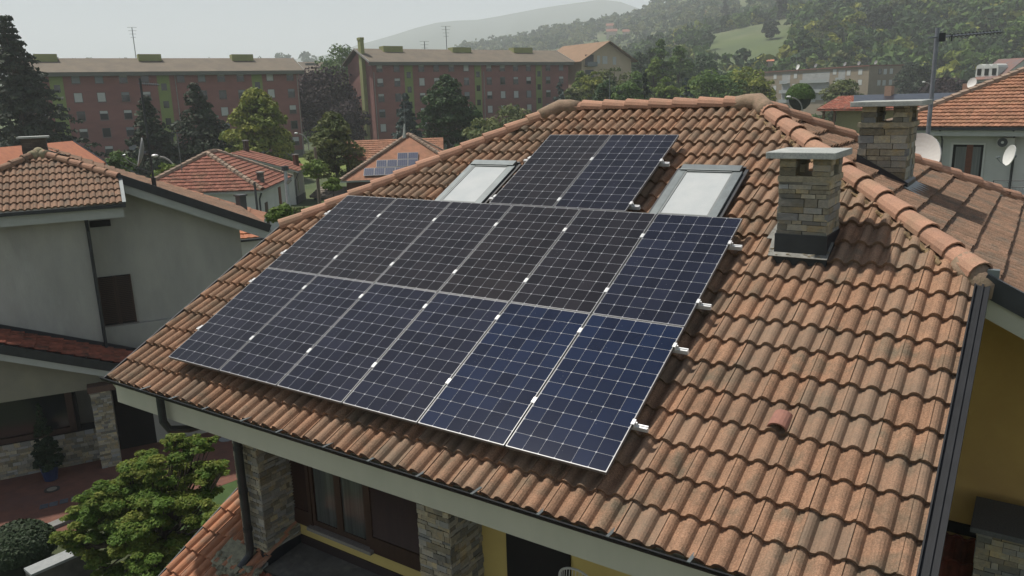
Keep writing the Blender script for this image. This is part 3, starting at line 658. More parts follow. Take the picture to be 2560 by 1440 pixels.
big = MB().bx(-4, 1.0, -.25, -.1, -6.25, -4.85, fr=FL).build('window', DARKIN, nv)
q = MB(); q.bx(-4, .72, -.29, -.26, -6.0, -4.9, fr=FL); q.build('window_pane', PANE, big)
q = MB(); q.bx(.72, .9, -.33, -.25, -6.2, -4.85, fr=FL); q.bx(-4, .9, -.33, -.25, -6.2, -6.05, fr=FL); q.build('window_frame', WOOD, big)
stone_box('stone_plinth', -3.5, 1.42, -.3, .4, GL-.2, -6.25, nv, STONE, MORT, ch=.09, fr=FL, seed=53)
q = MB(); q.bx(1.95, 3.0, .2, .3, GL, -4.8, fr=FL); q.build('door', DARKIN, nv)
q = MB(); q.bx(3.0, 6.2, .2, 1.5, GL-.2, -4.7, fr=FL); q.build('porch_wall', GREYR, nv)
# its chimney behind the apex
cc = DEP(88, 372, 24.5); stone_box('chimney', -.33, .33, -.3, .3, cc.z-.5, cc.z+.33, nv, mat('brown_brick_stack', (.13, .105, .09), (.09, .075, .065), scale=8, rough=.9, rnd=.2), MORT, fr=Fr(cc, 61.1), seed=60)
ct = cc.z; q = MB(); fc = Fr(cc, 61.1); q.bx(-.42, .42, -.4, .4, cc.z+.33, cc.z+.385, fr=fc); q.build('chimney_slab', GRAN, nv)

# ---------------------------------------------------------------- garden between the villas
PAV = mat('red_brick_paving', (.17, .07, .045), (.12, .052, .036), scale=3, rough=.95, c3=(.12, .06, .05), s3=.7)
sheet('patio', [FL.p(-6, -1.2, 0), FL.p(-6, -5.2, 0), FL.p(2.6, -4.6, 0), FL.p(6.2, -3.4, 0), FL.p(9.0, -3.4, 0), FL.p(9, 2, 0), FL.p(-6, 2, 0)], .02, PAV)
def onp(x, y, z=-7.28): return ATZ(x, y, z)
for k, (x, y) in enumerate(((110, 1266), (134, 1260), (160, 1253), (188, 1246), (215, 1236))):
    p = onp(x, y); q = MB(); f = Fr(p, 61.1)
    for i in range(4): q.bx(-.10, .10, -.13+i*.065, -.085+i*.065, -7.29, -7.262, fr=f)
    tag(q.build('drain_grate', mat('blue_grey_slab', (.10, .115, .14), (.07, .08, .1), rough=.8)), ['leftmost', 'second', 'third', 'fourth', 'rightmost'][k]+' grey slatted slab in the row on the red patio', 'slab', 'grey slabs set in the red patio')
p = onp(130, 1224); q = MB(); q.tube([(p.x, p.y, -7.3), (p.x, p.y, -7.262)], [.2, .2], 20); o = q.build('manhole_rim', mat('dark_ring', (.04, .035, .03), rough=.9))
q = MB(); q.tube([(p.x, p.y, -7.262), (p.x, p.y, -7.255)], .13, 20); q.build('manhole_lid', mat('pale_lid', (.25, .23, .18), rough=.9), o)
o.name = 'manhole'; tag(o, 'round pale manhole cover with dark rim in the red patio', 'manhole')
p = onp(565, 1098); q = MB(); q.tube([(p.x, p.y, -7.3), (p.x, p.y, -7.26)], .22, 18); tag(q.build('manhole', mat('grey_lid', (.3, .31, .32), rough=.9)), 'grey round cover in the patio beside the black downpipe of the near villa', 'manhole')
# kerb, planter wall with pale cap
q = MB(); a = onp(115, 1325); b = onp(200, 1290); q.beam(a+V((0, 0, .03)), b+V((0, 0, .03)), .3, .12); q.build('kerb', mat('grey_kerb', (.22, .22, .21), rough=.95), kind='structure')
cz0 = -6.55
a = ATZ(62, 1424, cz0); b = ATZ(155, 1384, cz0)
pw = empty('planter_wall', (a.x, a.y, -7.3), 'low garden wall with a pale grey stone cap beside the maple', 'garden wall')
d = (b-a).normalized(); b2 = b+d*.5
q = MB(); q.prism([a+V((0, 0, -1.6)), b2+V((0, 0, -1.6)), b2+V((0, 0, -.05)), a+V((0, 0, -.05))], d.cross(V((0, 0, 1)))*.3); q.build('wall_body', mat('rough_grey_wall', (.12, .115, .1), (.08, .078, .07), scale=4, rough=1), pw)
q = MB(); sd = d.cross(V((0, 0, 1))); q.prism([a+sd*-.06+V((0, 0, -.05)), b2+sd*-.06+V((0, 0, -.05)), b2+sd*.34+V((0, 0, -.05)), a+sd*.34+V((0, 0, -.05))], (0, 0, .06)); q.build('wall_cap', mat('pale_cap', (.34, .36, .36), (.28, .3, .3), scale=9, rough=.85), pw)
sheet('lawn', [onp(520, 1112), onp(660, 1075), onp(700, 1440), onp(420, 1440), onp(330, 1300)], .015, mat('garden_lawn', (.035, .07, .015), (.05, .09, .02), scale=5, rough=1))
# pot with a dark conifer
p = onp(128, 1198)
pt = empty('potted_conifer', (p.x, p.y, -7.3), 'dark cone-shaped conifer in a deep blue pot in front of the stone pillar', 'potted plant')
q = MB(); q.tube([(p.x, p.y, -7.3), (p.x, p.y, -6.78), (p.x, p.y, -6.74)], [.17, .25, .26], 18); q.build('pot', mat('blue_glazed_pot', (.02, .04, .12), rough=.35), pt, smooth=False)
POTP = (p.x, p.y)
# terrace chair seen under the beam
p = ATY(1440, 1424, .45); 
chr_ = empty('terrace_chair', (p.x, .45, -3.0), 'white rod-back garden chair whose curved top shows under the eaves beam', 'chair')
zc = p.z; Wm = mat('white_rods', (.6, .6, .57), rough=.5)
w = (ATY(1478, 1440, .45)-ATY(1402, 1440, .45)).length*.52
q = MB(); arc = [(p.x-w*math.cos(math.pi*k/16), .45, zc-w*.62+w*.62*math.sin(math.pi*k/16)) for k in range(17)]
q.tube([(arc[0][0], .3, zc-.85)]+arc+[(arc[-1][0], .3, zc-.85)], .012, 6)
q.build('back_frame', Wm, chr_)
for k in range(1, 16):
    q = MB(); q.tube([arc[k], (p.x+(arc[k][0]-p.x)*.7, .30, zc-.85)], .004, 5); q.build('back_rod', Wm, chr_)
q = MB(); q.bx(p.x-w, p.x+w, -.1, .36, zc-.9, zc-.86); q.build('seat', Wm, chr_)
for sx in (-1, 1):
    for yy in (-.08, .34): q = MB(); q.tube([(p.x+sx*w*.9, yy, zc-.9), (p.x+sx*w, yy, zc-1.3)], .012, 6); q.build('leg', Wm, chr_)

# ---------------------------------------------------------------- apartment blocks
BRICK = mat('red_brick_wall', (.29, .13, .112), (.25, .112, .10), scale=.35, rough=.95, stretch=(1, 1, 3), c3=(.22, .105, .09), s3=.1)
GREENP = mat('green_plaster', (.24, .30, .09), (.2, .26, .08), scale=.5, rough=.95)
GREENB = mat('pale_green_box', (.33, .34, .14), (.27, .29, .12), scale=.5, rough=.95)
EAVEG = mat('grey_eave', (.16, .165, .14), rough=.9)
WINF = mat('window_reveal', (.16, .15, .14), rough=.9)
def apartment(name, P, deg, L, D, g, ez, rz, cols, rows, greens, label, seed, boxes, row1extra=(), u0=0):
    fr = Fr(P, deg); rg = random.Random(seed)
    t = empty('apartment_block', fr.p(u0+L/2, D/2, g), label, 'apartment block')
    q = MB(); q.bx(u0, u0+L, 0, D, g, ez, fr=fr)
    q.prism([fr.p(u0, 0, ez), fr.p(u0, D, ez), fr.p(u0, D/2, rz-.3)], fr.e*L); q.build('brick_wall', BRICK, t)
    q = MB(); q.bx(u0, u0+L, -.03, 0.0, g, g+1.2, fr=fr); q.build('plinth', EAVEG, t)
    for a, b in greens: q = MB(); q.bx(a, b, -.06, .05, g+1.2, ez-.05, fr=fr); q.build('stair_strip', GREENP, t)
    q = MB(); o = 1.0; k = (rz-ez)/(D/2); zf = ez-.0
    for sgn in (0, 1):
        w0 = -o if not sgn else D+o; pz = ez-o*k*.4
        q.prism([fr.p(u0-o, w0, pz+.35), fr.p(u0+L+o, w0, pz+.35), fr.p(u0+L+o, D/2, rz+.15), fr.p(u0-o, D/2, rz+.15)], (0, 0, -.16))
    rf = q.build('roof', BROWNF, t)
    q = MB(); q.bx(u0-o, u0+L+o, -o-.05, -o+.1, pz-.32, pz+.3, fr=fr); q.bx(u0-o, u0+L+o, -o+.1, 0, pz-.3, pz-.2, fr=fr); q.build('eave_band', EAVEG, t)
    for a in (u0-o, u0+L+o):
        q = MB(); q.beam(fr.p(a, -o, pz+.3), fr.p(a, D/2, rz+.1), .12, .4, (0, 0, 1)); q.build('verge_board', CONC, t)
    for (a, b, z0, z1) in boxes:
        q = MB(); q.bx(a, b, D/2-1.8, D/2+.4, z0-.6, z1-.3, fr=fr); bxo = q.build('stair_head', GREENB, rf)
        
    for ri, z in enumerate(rows):
        cc = list(cols)+(list(row1extra) if ri == 0 else [])
        for u in cc:
            w, h = 1.15, 1.45
            if ri == 0: z_ = z; h = 1.35
            else: z_ = z
            f = MB(); f.bx(u-w/2-.08, u-w/2, -.05, .02, z_-h/2-.08, z_+h/2+.05, fr=fr); f.bx(u+w/2, u+w/2+.08, -.05, .02, z_-h/2-.08, z_+h/2+.05, fr=fr); f.bx(u-w/2, u+w/2, -.05, .02, z_+h/2, z_+h/2+.05, fr=fr); f.bx(u-w/2-.12, u+w/2+.12, -.14, .02, z_-h/2-.14, z_-h/2-.04, fr=fr)
            wo = f.build('window', WINF, t)
            f = MB(); f.bx(u-w/2, u+w/2, -.012, .03, z_-h/2, z_+h/2, fr=fr); f.build('window_pane', PANE, wo)
            x = rg.random(); fd = .3 if x < .3 else (.55 if x < .5 else (1.0 if x < .8 else 0))
            if fd: f = MB(); f.bx(u-w/2, u+w/2, -.035, -.015, z_+h/2-h*fd, z_+h/2, fr=fr); f.build('roller_shutter', SHUT if rg.random() < .75 else mat('grey_shutter', (.25, .27, .28), rough=.8), wo)
    for a, b in greens:
        for k_ in range(len(rows)-1):
            z_ = (rows[k_]+rows[k_+1])/2; u = (a+b)/2; f = MB(); f.bx(u-.45, u+.45, -.10, .0, z_-.6, z_+.6, fr=fr); f.build('stair_window', PANE, t)
    return t, fr
P1 = V((-111.45, 100.31, -6.3))
b1, f1 = apartment('a', P1, 64.2, 46, 12, -6.4, 9.5, 12.15, [-43.1, -37.5, -34.0, -30.25, -26.85, -17.45, -14.07, -10.65, -5.3, -1.5], [8.57, 5.54, 2.51, -.4, -3.47],
    [(-41.4, -39.4), (-24.9, -22.9), (-8.65, -6.75)], 'long red brick block of flats with green stair strips at the far left', 5, [(-43.1, -39.6, 12.2, 13.2), (-27.0, -23.2, 12.3, 13.2), (-10.9, -7.0, 12.3, 13.2)], (-21.0,), u0=-46)
G2 = ATZ(700+720/2.976, 1015/2.976, -6.3); P2 = C+(G2-C)*.69
b2, f2 = apartment('b', P2, 67.6, 49.2, 12.5, -6.4, 11.0, 14.0, [1.56, 5.33, 10.93, 14.43, 18.05, 21.65, 27.4, 30.9, 34.4, 37.9, 43.35, 47.1], [10.0, 7.2, 4.2, 1.15, -1.75],
    [(7.0, 8.9), (23.7, 25.4), (39.9, 41.6)], 'red brick block of flats with a tall green chimney shaft on its end wall', 9, [(4.8, 9.2, 13.9, 14.9), (21.1, 25.8, 13.9, 14.8), (37.1, 42.3, 13.9, 14.9)])
q = MB(); q.bx(-.75, 0, 3.2, 4.6, -6.4, 16.0, fr=f2); q.bx(-.85, .05, 3.1, 4.7, 15.6, 16.1, fr=f2); q.build('chimney_shaft', GREENB, b2)
for z_ in (9.8, 7.0, 4.0, 1.0, -2): q = MB(); q.bx(-.03, .0, 4.9, 5.6, z_-.6, z_+.6, fr=f2); q.build('stair_window', PANE, b2)
for fr, bb, us in ((f1, b1, (-.2, -21.9)), (f2, b2, (.25, 26.0))):
    for u in us: q = MB(); q.tube([fr.p(u, -.12, 9.2), fr.p(u, -.12, -6.3)], .08, 6); q.build('downpipe', CONC, bb)

def gable_house(fr, L, D, g, ez, rz, label, wallm, roofm, ridge='e', o=.4, name='house', cat='house', tiles=True):
    """fr.P = front left corner; ridge along e (eave faces us) or along w (gable faces us)"""
    t = empty(name, fr.p(L/2, D/2, g), label, cat); q = MB(); q.bx(0, L, 0, D, g-.5, ez, fr=fr)
    if ridge == 'e': q.prism([fr.p(0, 0, ez), fr.p(0, D, ez), fr.p(0, D/2, rz-.1)], fr.e*L)
    else: q.prism([fr.p(0, 0, ez), fr.p(L, 0, ez), fr.p(L/2, 0, rz-.1)], fr.w*D)
    q.build('wall', wallm, t)
    r = MB()
    for sg in (0, 1):
        if ridge == 'e':
            k = (rz-ez)/(D/2); a = fr.p(-o, -o if not sg else D+o, ez-o*k); b = fr.p(L+o, -o if not sg else D+o, ez-o*k); c = fr.p(L+o, D/2, rz); d = fr.p(-o, D/2, rz)
        else:
            k = (rz-ez)/(L/2); a = fr.p(-o if not sg else L+o, D+o, ez-o*k); b = fr.p(-o if not sg else L+o, -o, ez-o*k); c = fr.p(L/2, -o, rz); d = fr.p(L/2, D+o, rz)
        r.prism([a, b, c, d], (0, 0, -.12))
        if tiles:
            if sg: a, b, c, d = b, a, d, c
            e = (b-a).normalized(); s = (d-a); s = (s-e*s.dot(e)); ln = s.length; s.normalize(); n = e.cross(s)
            if n.z < 0: a, b = b, a; e = -e; n = -n
            tile_sheet('roof_tiles', a+V((0, 0, .02)), e, s, n, [(0, 0), ((b-a).length, 0), ((b-a).length, ln), (0, ln)], roofm, t, tw=.26, tl=.37, h=.03, segs=4, style='wave', jit=.008)
    r.build('roof', roofm, t); return t
def hip_house(fr, L, D, g, ez, rz, label, wallm, roofm, o=.45, tw=.26, tl=.37, hl=None, segs=4):
    t = empty('house', fr.p(L/2, D/2, g), label, 'house'); q = MB(); q.bx(0, L, 0, D, g-.5, ez, fr=fr); q.build('wall', wallm, t)
    hl = hl or (min(L, D)/2+o)
    if L >= D: r0, r1 = fr.p(-o+hl, D/2, rz), fr.p(L+o-hl, D/2, rz)
    else: r0, r1 = fr.p(L/2, -o+hl, rz), fr.p(L/2, D+o-hl, rz)
    z0 = ez; c = [fr.p(-o, -o, z0), fr.p(L+o, -o, z0), fr.p(L+o, D+o, z0), fr.p(-o, D+o, z0)]
    fcs = ([c[0], c[1], r1, r0], [c[1], c[2], r1], [c[2], c[3], r0, r1], [c[3], c[0], r0]) if L >= D else ([c[0], c[1], r0], [c[1], c[2], r1, r0], [c[2], c[3], r1], [c[3], c[0], r0, r1])
    q = MB(); q.prism([c[0], c[1], c[2], c[3]], (0, 0, -.15)); q.build('eaves', SOFFG, t)
    for f in fcs:
        a, b = f[0], f[1]; e = (b-a).normalized(); s = f[2]-a; s = s-e*s.dot(e); s.normalize(); n = e.cross(s)
        tile_sheet('roof_tiles', a+V((0, 0, .02)), e, s, n, [((p-a).dot(e), (p-a).dot(s)) for p in f], roofm, t, tw=tw, tl=tl, h=.03, th=.055, segs=segs, style='wave', jit=.008)
        m = MB(); m.prism([p-V((0, 0, .02)) for p in f], (0, 0, -.05)); m.build('roof_deck', roofm, t)
    hp = [(c[0], r0), (c[1], r1 if L >= D else r0), (c[2], r1), (c[3], r0 if L >= D else r1)]
    for a, b in hp: caps('hip_tiles', a+V((0, 0, .05)), b+V((0, 0, .05)), (0, 0, 1), PALEC, t, r=.19, L=.42, n=5)
    caps('ridge_tiles', r0+V((0, 0, .05)), r1+V((0, 0, .05)), (0, 0, 1), PALEC, t, r=.19, L=.42, n=5)
    return t
PALEC = mat('lichened_cap', (.36, .25, .18), (.28, .22, .17), scale=3, rough=.95, rnd=.25)
def window(fr, u, w, z0, z1, h0, par, m=PANE, off=0):
    q = MB(); q.bx(u, u+w, off-.03, off+.02, z0, z1, fr=fr); return q.build('window', m, par)
zc_ = lambda x, y: (400+x/5.1425, 360+y/5.1425)
# H1: hip house, white walls
G = ATZ(*zc_(1310, 600), -3.3); G1 = C+(G-C)*.85
F1 = Fr(G1+Fr(G1, 38).e*-8.4+Fr(G1, 38).w*.45, 38)
h1 = hip_house(Fr(F1.P, 38), 8.0, 8.6, GZ, G1.z, G1.z+2.35, 'white house under a faded red hip roof, left of the tall galvanised pole', WHITER, REDT, hl=3.7)
for (u, z0, z1) in ((1.55, -5.6, -3.4),): q = MB(); fr = Fr(F1.p(8.0, 0, 0), 128); q.bx(u, u+.8, -.03, .02, z0, z1, fr=fr); q.build('door', WOOD, h1)
q = MB(); fr = Fr(F1.p(8.0, 0, 0), 128); q.bx(6.0, 6.8, -.03, .02, -4.6, -2.8, fr=fr); q.build('window', WOODR, h1)
q = MB(); q.tube([F1.p(8.35, -.35, G1.z-.1), F1.p(8.1, -.1, G1.z-.6), F1.p(8.1, -.1, GZ)], .06, 6); q.build('downpipe', DGALV, h1)
def stack(px, py, t, hh, label, w=.28, mt=None, capm=None, par=None):
    p = DEP(px, py, t); q = MB(); q.bx(p.x-w, p.x+w, p.y-w, p.y+w, p.z-.5, p.z+hh)
    o = q.build('chimney', mt or CONCR, par); q = MB(); q.bx(p.x-w*1.3, p.x+w*1.3, p.y-w*1.3, p.y+w*1.3, p.z+hh, p.z+hh+.08); q.build('chimney_cap', capm or CONC, o)
    if not par: tag(o, label, 'chimney')
    return o
stack(652, 452, 54.5, .55, '', .17, par=h1); stack(489, 418, 55, .35, '', .22, WHITER, par=h1)
# H2: mono pitch white house
g = ATZ(*zc_(1755, 780), -6.3); fr = Fr(g+Fr(g, 38).e*-5.2, 38); L2 = 5.2
h2 = empty('house', fr.p(2.5, 2.5, GZ), 'tall white house with a single-slope faded red roof and dark corner gutter', 'house')
q = MB(); q.prism([fr.p(0, 0, GZ), fr.p(L2, 0, GZ), fr.p(L2, 0, -2.95), fr.p(0, 0, -1.35)], fr.w*4.9); q.build('wall', WHITER, h2)
a = fr.p(L2+.6, -.5, -3.05); b = fr.p(-.45, -.5, -1.12); s = (b-a).normalized(); n = fr.w.cross(s)
if n.z < 0: n = -n
tile_sheet('roof_tiles', a, fr.w, s, n, [(0, 0), (6.0, 0), (6.0, (b-a).length), (0, (b-a).length)], REDT, h2, tw=.26, tl=.40, h=.03, segs=4, style='wave', jit=.008)
q = MB(); q.prism([a-n*.02, b-n*.02, b+fr.w*6-n*.02, a+fr.w*6-n*.02], (0, 0, -.14)); q.build('roof_deck', SOFFG, h2)
f2_ = Fr(fr.p(L2, 0, 0), 128); q = MB(); q.bx(1.6, 1.85, -.03, .02, -5.3, -3.9, fr=f2_); q.build('window', PANE, h2)
q = MB(); q.tube([f2_.p(5.2, -.4, -3.15), f2_.p(.4, -.35, -3.3), f2_.p(.1, -.1, -3.9), f2_.p(.1, -.1, GZ)], .06, 6); q.build('downpipe', DGALV, h2)
q = MB(); q.bx(0, 4.9, -.04, .0, GZ, -5.6, fr=f2_); q.build('plinth', mat('grey_plinth', (.2, .2, .2), rough=.95), h2)
stack(616, 375, 79, .9, '', .2, WOOD, par=h2); stack(740, 405, 79, .7, '', .2, mat('brick_stack', (.16, .07, .05), rough=.9), par=h2)
# low roof between and long roof behind the neighbour's rake
g = DEP(650, 567, 40); fr = Fr(g, 151)
lr = empty('house', (g.x, g.y, GZ), 'long low house whose orange-brown roof runs just behind the grey villa', 'house')
A0 = DEP(660, 558, 44); A1 = DEP(400, 452, 48.5); A1.z = A0.z+2.6
a = DEP(656, 562, 42); b = DEP(667, 530, 47); c_ = DEP(430, 447, 47); d_ = DEP(400, 470, 42)
sdir = (c_-b); e_ = (b-a); e_.z = 0; e_.normalize(); s_ = (sdir-e_*sdir.dot(e_)).normalized(); n_ = e_.cross(s_)
if n_.z < 0: n_ = -n_
Ls = sdir.length
tile_sheet('roof_tiles', a, e_, s_, n_, [(0, 0), (4.6, 0), (4.6, Ls), (0, Ls)], ORANGE, lr, tw=.3, tl=.9, h=.025, segs=4, style='wave', jit=.01)
q = MB(); q.prism([a-n_*.02, a+e_*4.6-n_*.02, a+e_*4.6+s_*Ls-n_*.02, a+s_*Ls-n_*.02], (0, 0, -.2)); q.build('roof_deck', SOFFG, lr)
q = MB(); q.prism([a+e_*.3-V((0, 0, .3)), a+e_*4.2-V((0, 0, .3)), a+e_*4.2-V((0, 0, 4)), a+e_*.3-V((0, 0, 4))], V((s_.x, s_.y, 0))*Ls); q.build('wall', WHITER, lr)
stack(604, 515, 43, .55, '', .2, DGALV, DGALV, par=lr)
q = MB(); lw = DEP(655, 600, 40); 
# white corner with orange canopy seen past the grey villa
g = DEP(603, 590, 34); fr = Fr(g, 61); cn = empty('annex', (g.x, g.y, GZ), 'small white annex with a curved black gutter past the grey villa', 'building')
q = MB(); q.bx(-1.4, .9, .1, 2.5, GZ, -2.45, fr=fr); q.build('wall', WHITER, cn)
z6 = FL; o6 = fr.p(-1.4, -.2, -2.45); sv = (fr.w*math.cos(.45)+V((0, 0, math.sin(.45)))); tile_sheet('roof_tiles', o6, fr.e, sv, fr.e.cross(sv), [(0, 0), (2.2, 0), (2.2, .8), (0, .8)], BRIGHTO, cn, tw=.26, tl=.36, h=.03, segs=6, style='wave')
q = MB(); q.tube([fr.p(-1.4, -.25, -2.5), fr.p(.9, -.25, -2.5), fr.p(1.0, -.2, -2.6), fr.p(.8, .05, -3.0), fr.p(.8, .05, GZ)], .06, 8); q.build('gutter', BLACK, cn)
# far-left bright orange roof with white gable verge
A_ = DEP(185, 352, 62); fr = Fr(A_, 61.1)
ho = gable_house(Fr(Fr(A_, -29).P+V((0, 0, 0)), 61.1-90), .1, .1, GZ, 0, .1, 'x', WHITER, ORANGE, tiles=False) if False else None
rg_ = DEP(182, 352, 60); ea = DEP(265, 406, 60); lf = DEP(158, 376, 57)
t = empty('house', (rg_.x, rg_.y, GZ), 'far house with bright orange roof and white gable verge at the left edge', 'house')
fg = Fr(rg_, 28); u1, z1 = fg.at(265, 406); hw = u1; 
ridge = rg_; back = -fg.w
eL2 = fg.p(-hw, 0, z1); eR2 = fg.p(hw, 0, z1)
dirr = V((-fg.w.x, -fg.w.y, 0)); 
left = -1
Lr_ = 14; dd = (DEP(0, 365, 52)-rg_); dd.z = 0; dd.normalize()
q = MB(); q.prism([ridge, eR2+dd*0, eR2+dd*Lr_, ridge+dd*Lr_], (0, 0, -.15)); q.prism([ridge, eL2, eL2+dd*Lr_, ridge+dd*Lr_], (0, 0, -.15)); q.build('roof', BRIGHTO, t)
e7 = dd*-1; s7 = ridge-eL2; s7 = s7-e7*s7.dot(e7); l7 = s7.length; s7.normalize(); n7 = e7.cross(s7)
if n7.z < 0: n7 = -n7
tile_sheet('roof_tiles', eL2+dd*Lr_+n7*.02, e7, s7, n7, [(0, 0), (Lr_+(ridge-eL2).dot(e7)*0, 0), (Lr_, l7), (0, l7)], BRIGHTO, t, tw=.26, tl=.36, h=.035, segs=4, style='wave')
q = MB(); q.prism([ridge+dd*.3-V((0, 0, .3)), eR2+dd*.3-V((0, 0, .2)), V((eR2.x, eR2.y, GZ))+dd*.3, V((eL2.x, eL2.y, GZ))+dd*.3, eL2+dd*.3-V((0, 0, .2))], dd*Lr_); q.build('wall', mat('beige_render', (.42, .38, .3), rough=.9), t)
q = MB(); q.beam(ridge-V((0, 0, .28)), eR2-V((0, 0, .28)), .1, .3); q.beam(ridge-V((0, 0, .28)), eL2-V((0, 0, .28)), .1, .3); q.build('verge_board', WHITER, t)
q = MB(); q.beam(ridge-V((0, 0, .05)), eR2-V((0, 0, .05)), .14, .14); q.build('verge_flashing', BLACK, t)
# H3 hip house with two rows of old panels
zd_ = lambda x, y: (740+x/6, 320+y/6)
g = DEP(*zd_(665, 795), 68); fr = Fr(g, 38); u_r, _ = fr.at(*zd_(1690, 780))
apx_u, apz_ = fr.at(*zd_(1690, 100), 4.2)
for _ in range(6): apx_u, apz_ = fr.at(*zd_(1690, 100), apx_u)
print('H3', apx_u, apz_, g.z)
Lf = 2*apx_u-.9
h3 = hip_house(Fr(fr.p(.45, .45, 0), 38), Lf, Lf, GZ, g.z, apz_, 'red hip-roofed house carrying small old solar panels in three rows', mat('dark_red_wall', (.13, .06, .045), rough=.9), ORANGE, o=.45, segs=4)
e3 = fr.e; s3v = (fr.p((Lf+.9)/2, (Lf+.9)/2, apz_)-fr.p((Lf+.9)/2, 0, g.z)).normalized(); n3 = e3.cross(s3v)
O3 = fr.p(0, 0, g.z)
def on3(x, y):
    d = ray(x, y); tt = (O3+n3*.12-C).dot(n3)/d.dot(n3); X = C+d*tt-O3; return X.dot(e3), X.dot(s3v)
PVO = mat('old_cells', (.025, .035, .08), (.04, .05, .1), scale=1, rough=.25, spec=.6)
rows3 = ((1012, 718, 605, 4), (1203, 590, 485, 4), (1520, 470, 375, 2))
lab3 = ('bottom', 'middle', 'top')
for ri, (x0, y0, y1, n) in enumerate(rows3):
    u0, v0 = on3(*zd_(x0, y0)); u1_, v1 = on3(*zd_(x0+158, y0-3)); ww = (u1_-u0); _, vt = on3(*zd_(x0+8, y1)); hh = vt-v0
    for k in range(n):
        q = MB(); a = O3+n3*.1+e3*(u0+k*ww)+s3v*v0; 
        q.prism([a, a+e3*ww*.97, a+e3*ww*.97+s3v*hh, a+s3v*hh], n3*.04); o = q.build('solar_panel', FRAMEA)
        q = MB(); 
        for i in range(5):
            for j in range(7):
                c0 = a+n3*.041+e3*(ww*(.05+.9*i/5))+s3v*(hh*(.05+.9*j/7)); q.face([c0, c0+e3*ww*.165, c0+e3*ww*.165+s3v*hh*.118, c0+s3v*hh*.118])
        q.build('cell_sheet', PVO, o)
        tag(o, 'small blue panel on the red hip roof, %s row, %s from the left' % (lab3[ri], ['first', 'second', 'third', 'fourth'][k]), 'solar panel', 'old solar panels on the red hip roof')
# H4 house behind with white gable
g = DEP(*zd_(745, 500), 84); fr = Fr(g, 38)
a = DEP(*zd_(885, 205), 84); 
h4 = gable_house(Fr(DEP(*zd_(760, 560), 86), 38-90+38-0) if False else Fr(DEP(*zd_(760, 560), 80), 128-180+90), 9.5, 6, GZ, DEP(*zd_(760, 490), 80).z, DEP(*zd_(885, 210), 80).z, 'white-walled house with a red roof behind the hip roof with the old panels', WHITER, ORANGE)
# shed
p = ATZ(785, 500, GZ); fs_ = Fr(p, 10)
sh = gable_house(fs_, 6.0, 3.0, GZ, DEP(785, 487, (p-C).dot(fw)).z, DEP(790, 470, (p-C).dot(fw)).z, 'low garden shed with a grey slab roof and green mesh sides', mat('green_mesh', (.1, .16, .12), rough=.9), mat('grey_slab_roof', (.3, .26, .21), (.22, .2, .17), scale=1, rough=1, rnd=.2), o=.3, name='shed', cat='shed')

# ---------------------------------------------------------------- houses on the right
G = DEP(2196, 320, 38.0); fr = Fr(G, -7)
Fr_ = Fr(fr.p(.75, .75, 0), -7)
rh = hip_house(Fr_, 17, 12.5, GZ, G.z, G.z+3.45, 'white house with orange tiled roof and wall air conditioner at the right edge', mat('white_tiled_wall', (.55, .57, .54), (.48, .5, .47), scale=.8, rough=.9), ORANGE, o=.75, tw=.22, tl=.34, segs=5)
q = MB(); q.bx(-.78, 17.8, -.86, -.74, G.z-.10, G.z+.03, fr=Fr_); q.build('gutter', BLACK, rh)
q = MB(); q.bx(-.7, 17.7, -.74, -.5, G.z-.36, G.z-.10, fr=Fr_); q.build('eaves_beam', SOFFG, rh)
def on(fr_, x, y, off=0): return fr_.at(x, y, off)
u0, z1 = on(Fr_, 2384, 361); u1_, z0 = on(Fr_, 2452, 440); z0 -= .6
wn = MB().bx(u0, u1_, -.02, .03, z0, z1, fr=Fr_).build('window', DARKIN, rh)
um = on(Fr_, 2422, 400)[0]; q = MB(); q.bx(um-.13, um+.13, -.05, -.02, z0, z1, fr=Fr_); q.build('window_frame', WOODR, wn)
q = MB(); q.bx(u0+.12, um-.13, -.035, -.022, z0, z1-.1, fr=Fr_); q.bx(um+.13, u1_-.1, -.035, -.022, z0, z1-.1, fr=Fr_); q.build('curtain', CURT, wn)
q = MB(); q.bx(u0-.1, u0-.0, -.04, .02, z0, z1+.08, fr=Fr_); q.bx(u1_, u1_+.07, -.04, .02, z0, z1+.08, fr=Fr_); q.bx(u0, u1_, -.04, .02, z1, z1+.08, fr=Fr_); q.build('window_surround', WHITER, wn)
for x in (2360, 2541):
    u, z = on(Fr_, x, 330); q = MB(); q.tube([Fr_.p(u, -.75, G.z-.1), Fr_.p(u, -.15, G.z-.6), Fr_.p(u, -.1, GZ)], .045, 6); q.build('downpipe', DGALV, rh)
ua, za = on(Fr_, 2494, 344, -.35); ub, zb_ = on(Fr_, 2536, 368, -.35)
ac = MB().bx(ua, ub, -.38, -.05, zb_, za, fr=Fr_).build('air_conditioner', mat('cream_casing', (.5, .5, .46), rough=.6), rh)
q = MB(); c0 = Fr_.p(ua+(ub-ua)*.32, -.385, (za+zb_)/2); q.tube([c0, c0-Fr_.w*.012], .2, 20); q.build('fan_grille', DGALV, ac)
q = MB(); c0 = Fr_.p(ua+(ub-ua)*.32, -.40, (za+zb_)/2); q.tube([c0, c0-Fr_.w*.012], .06, 14); q.build('fan_hub', WHITER, ac)
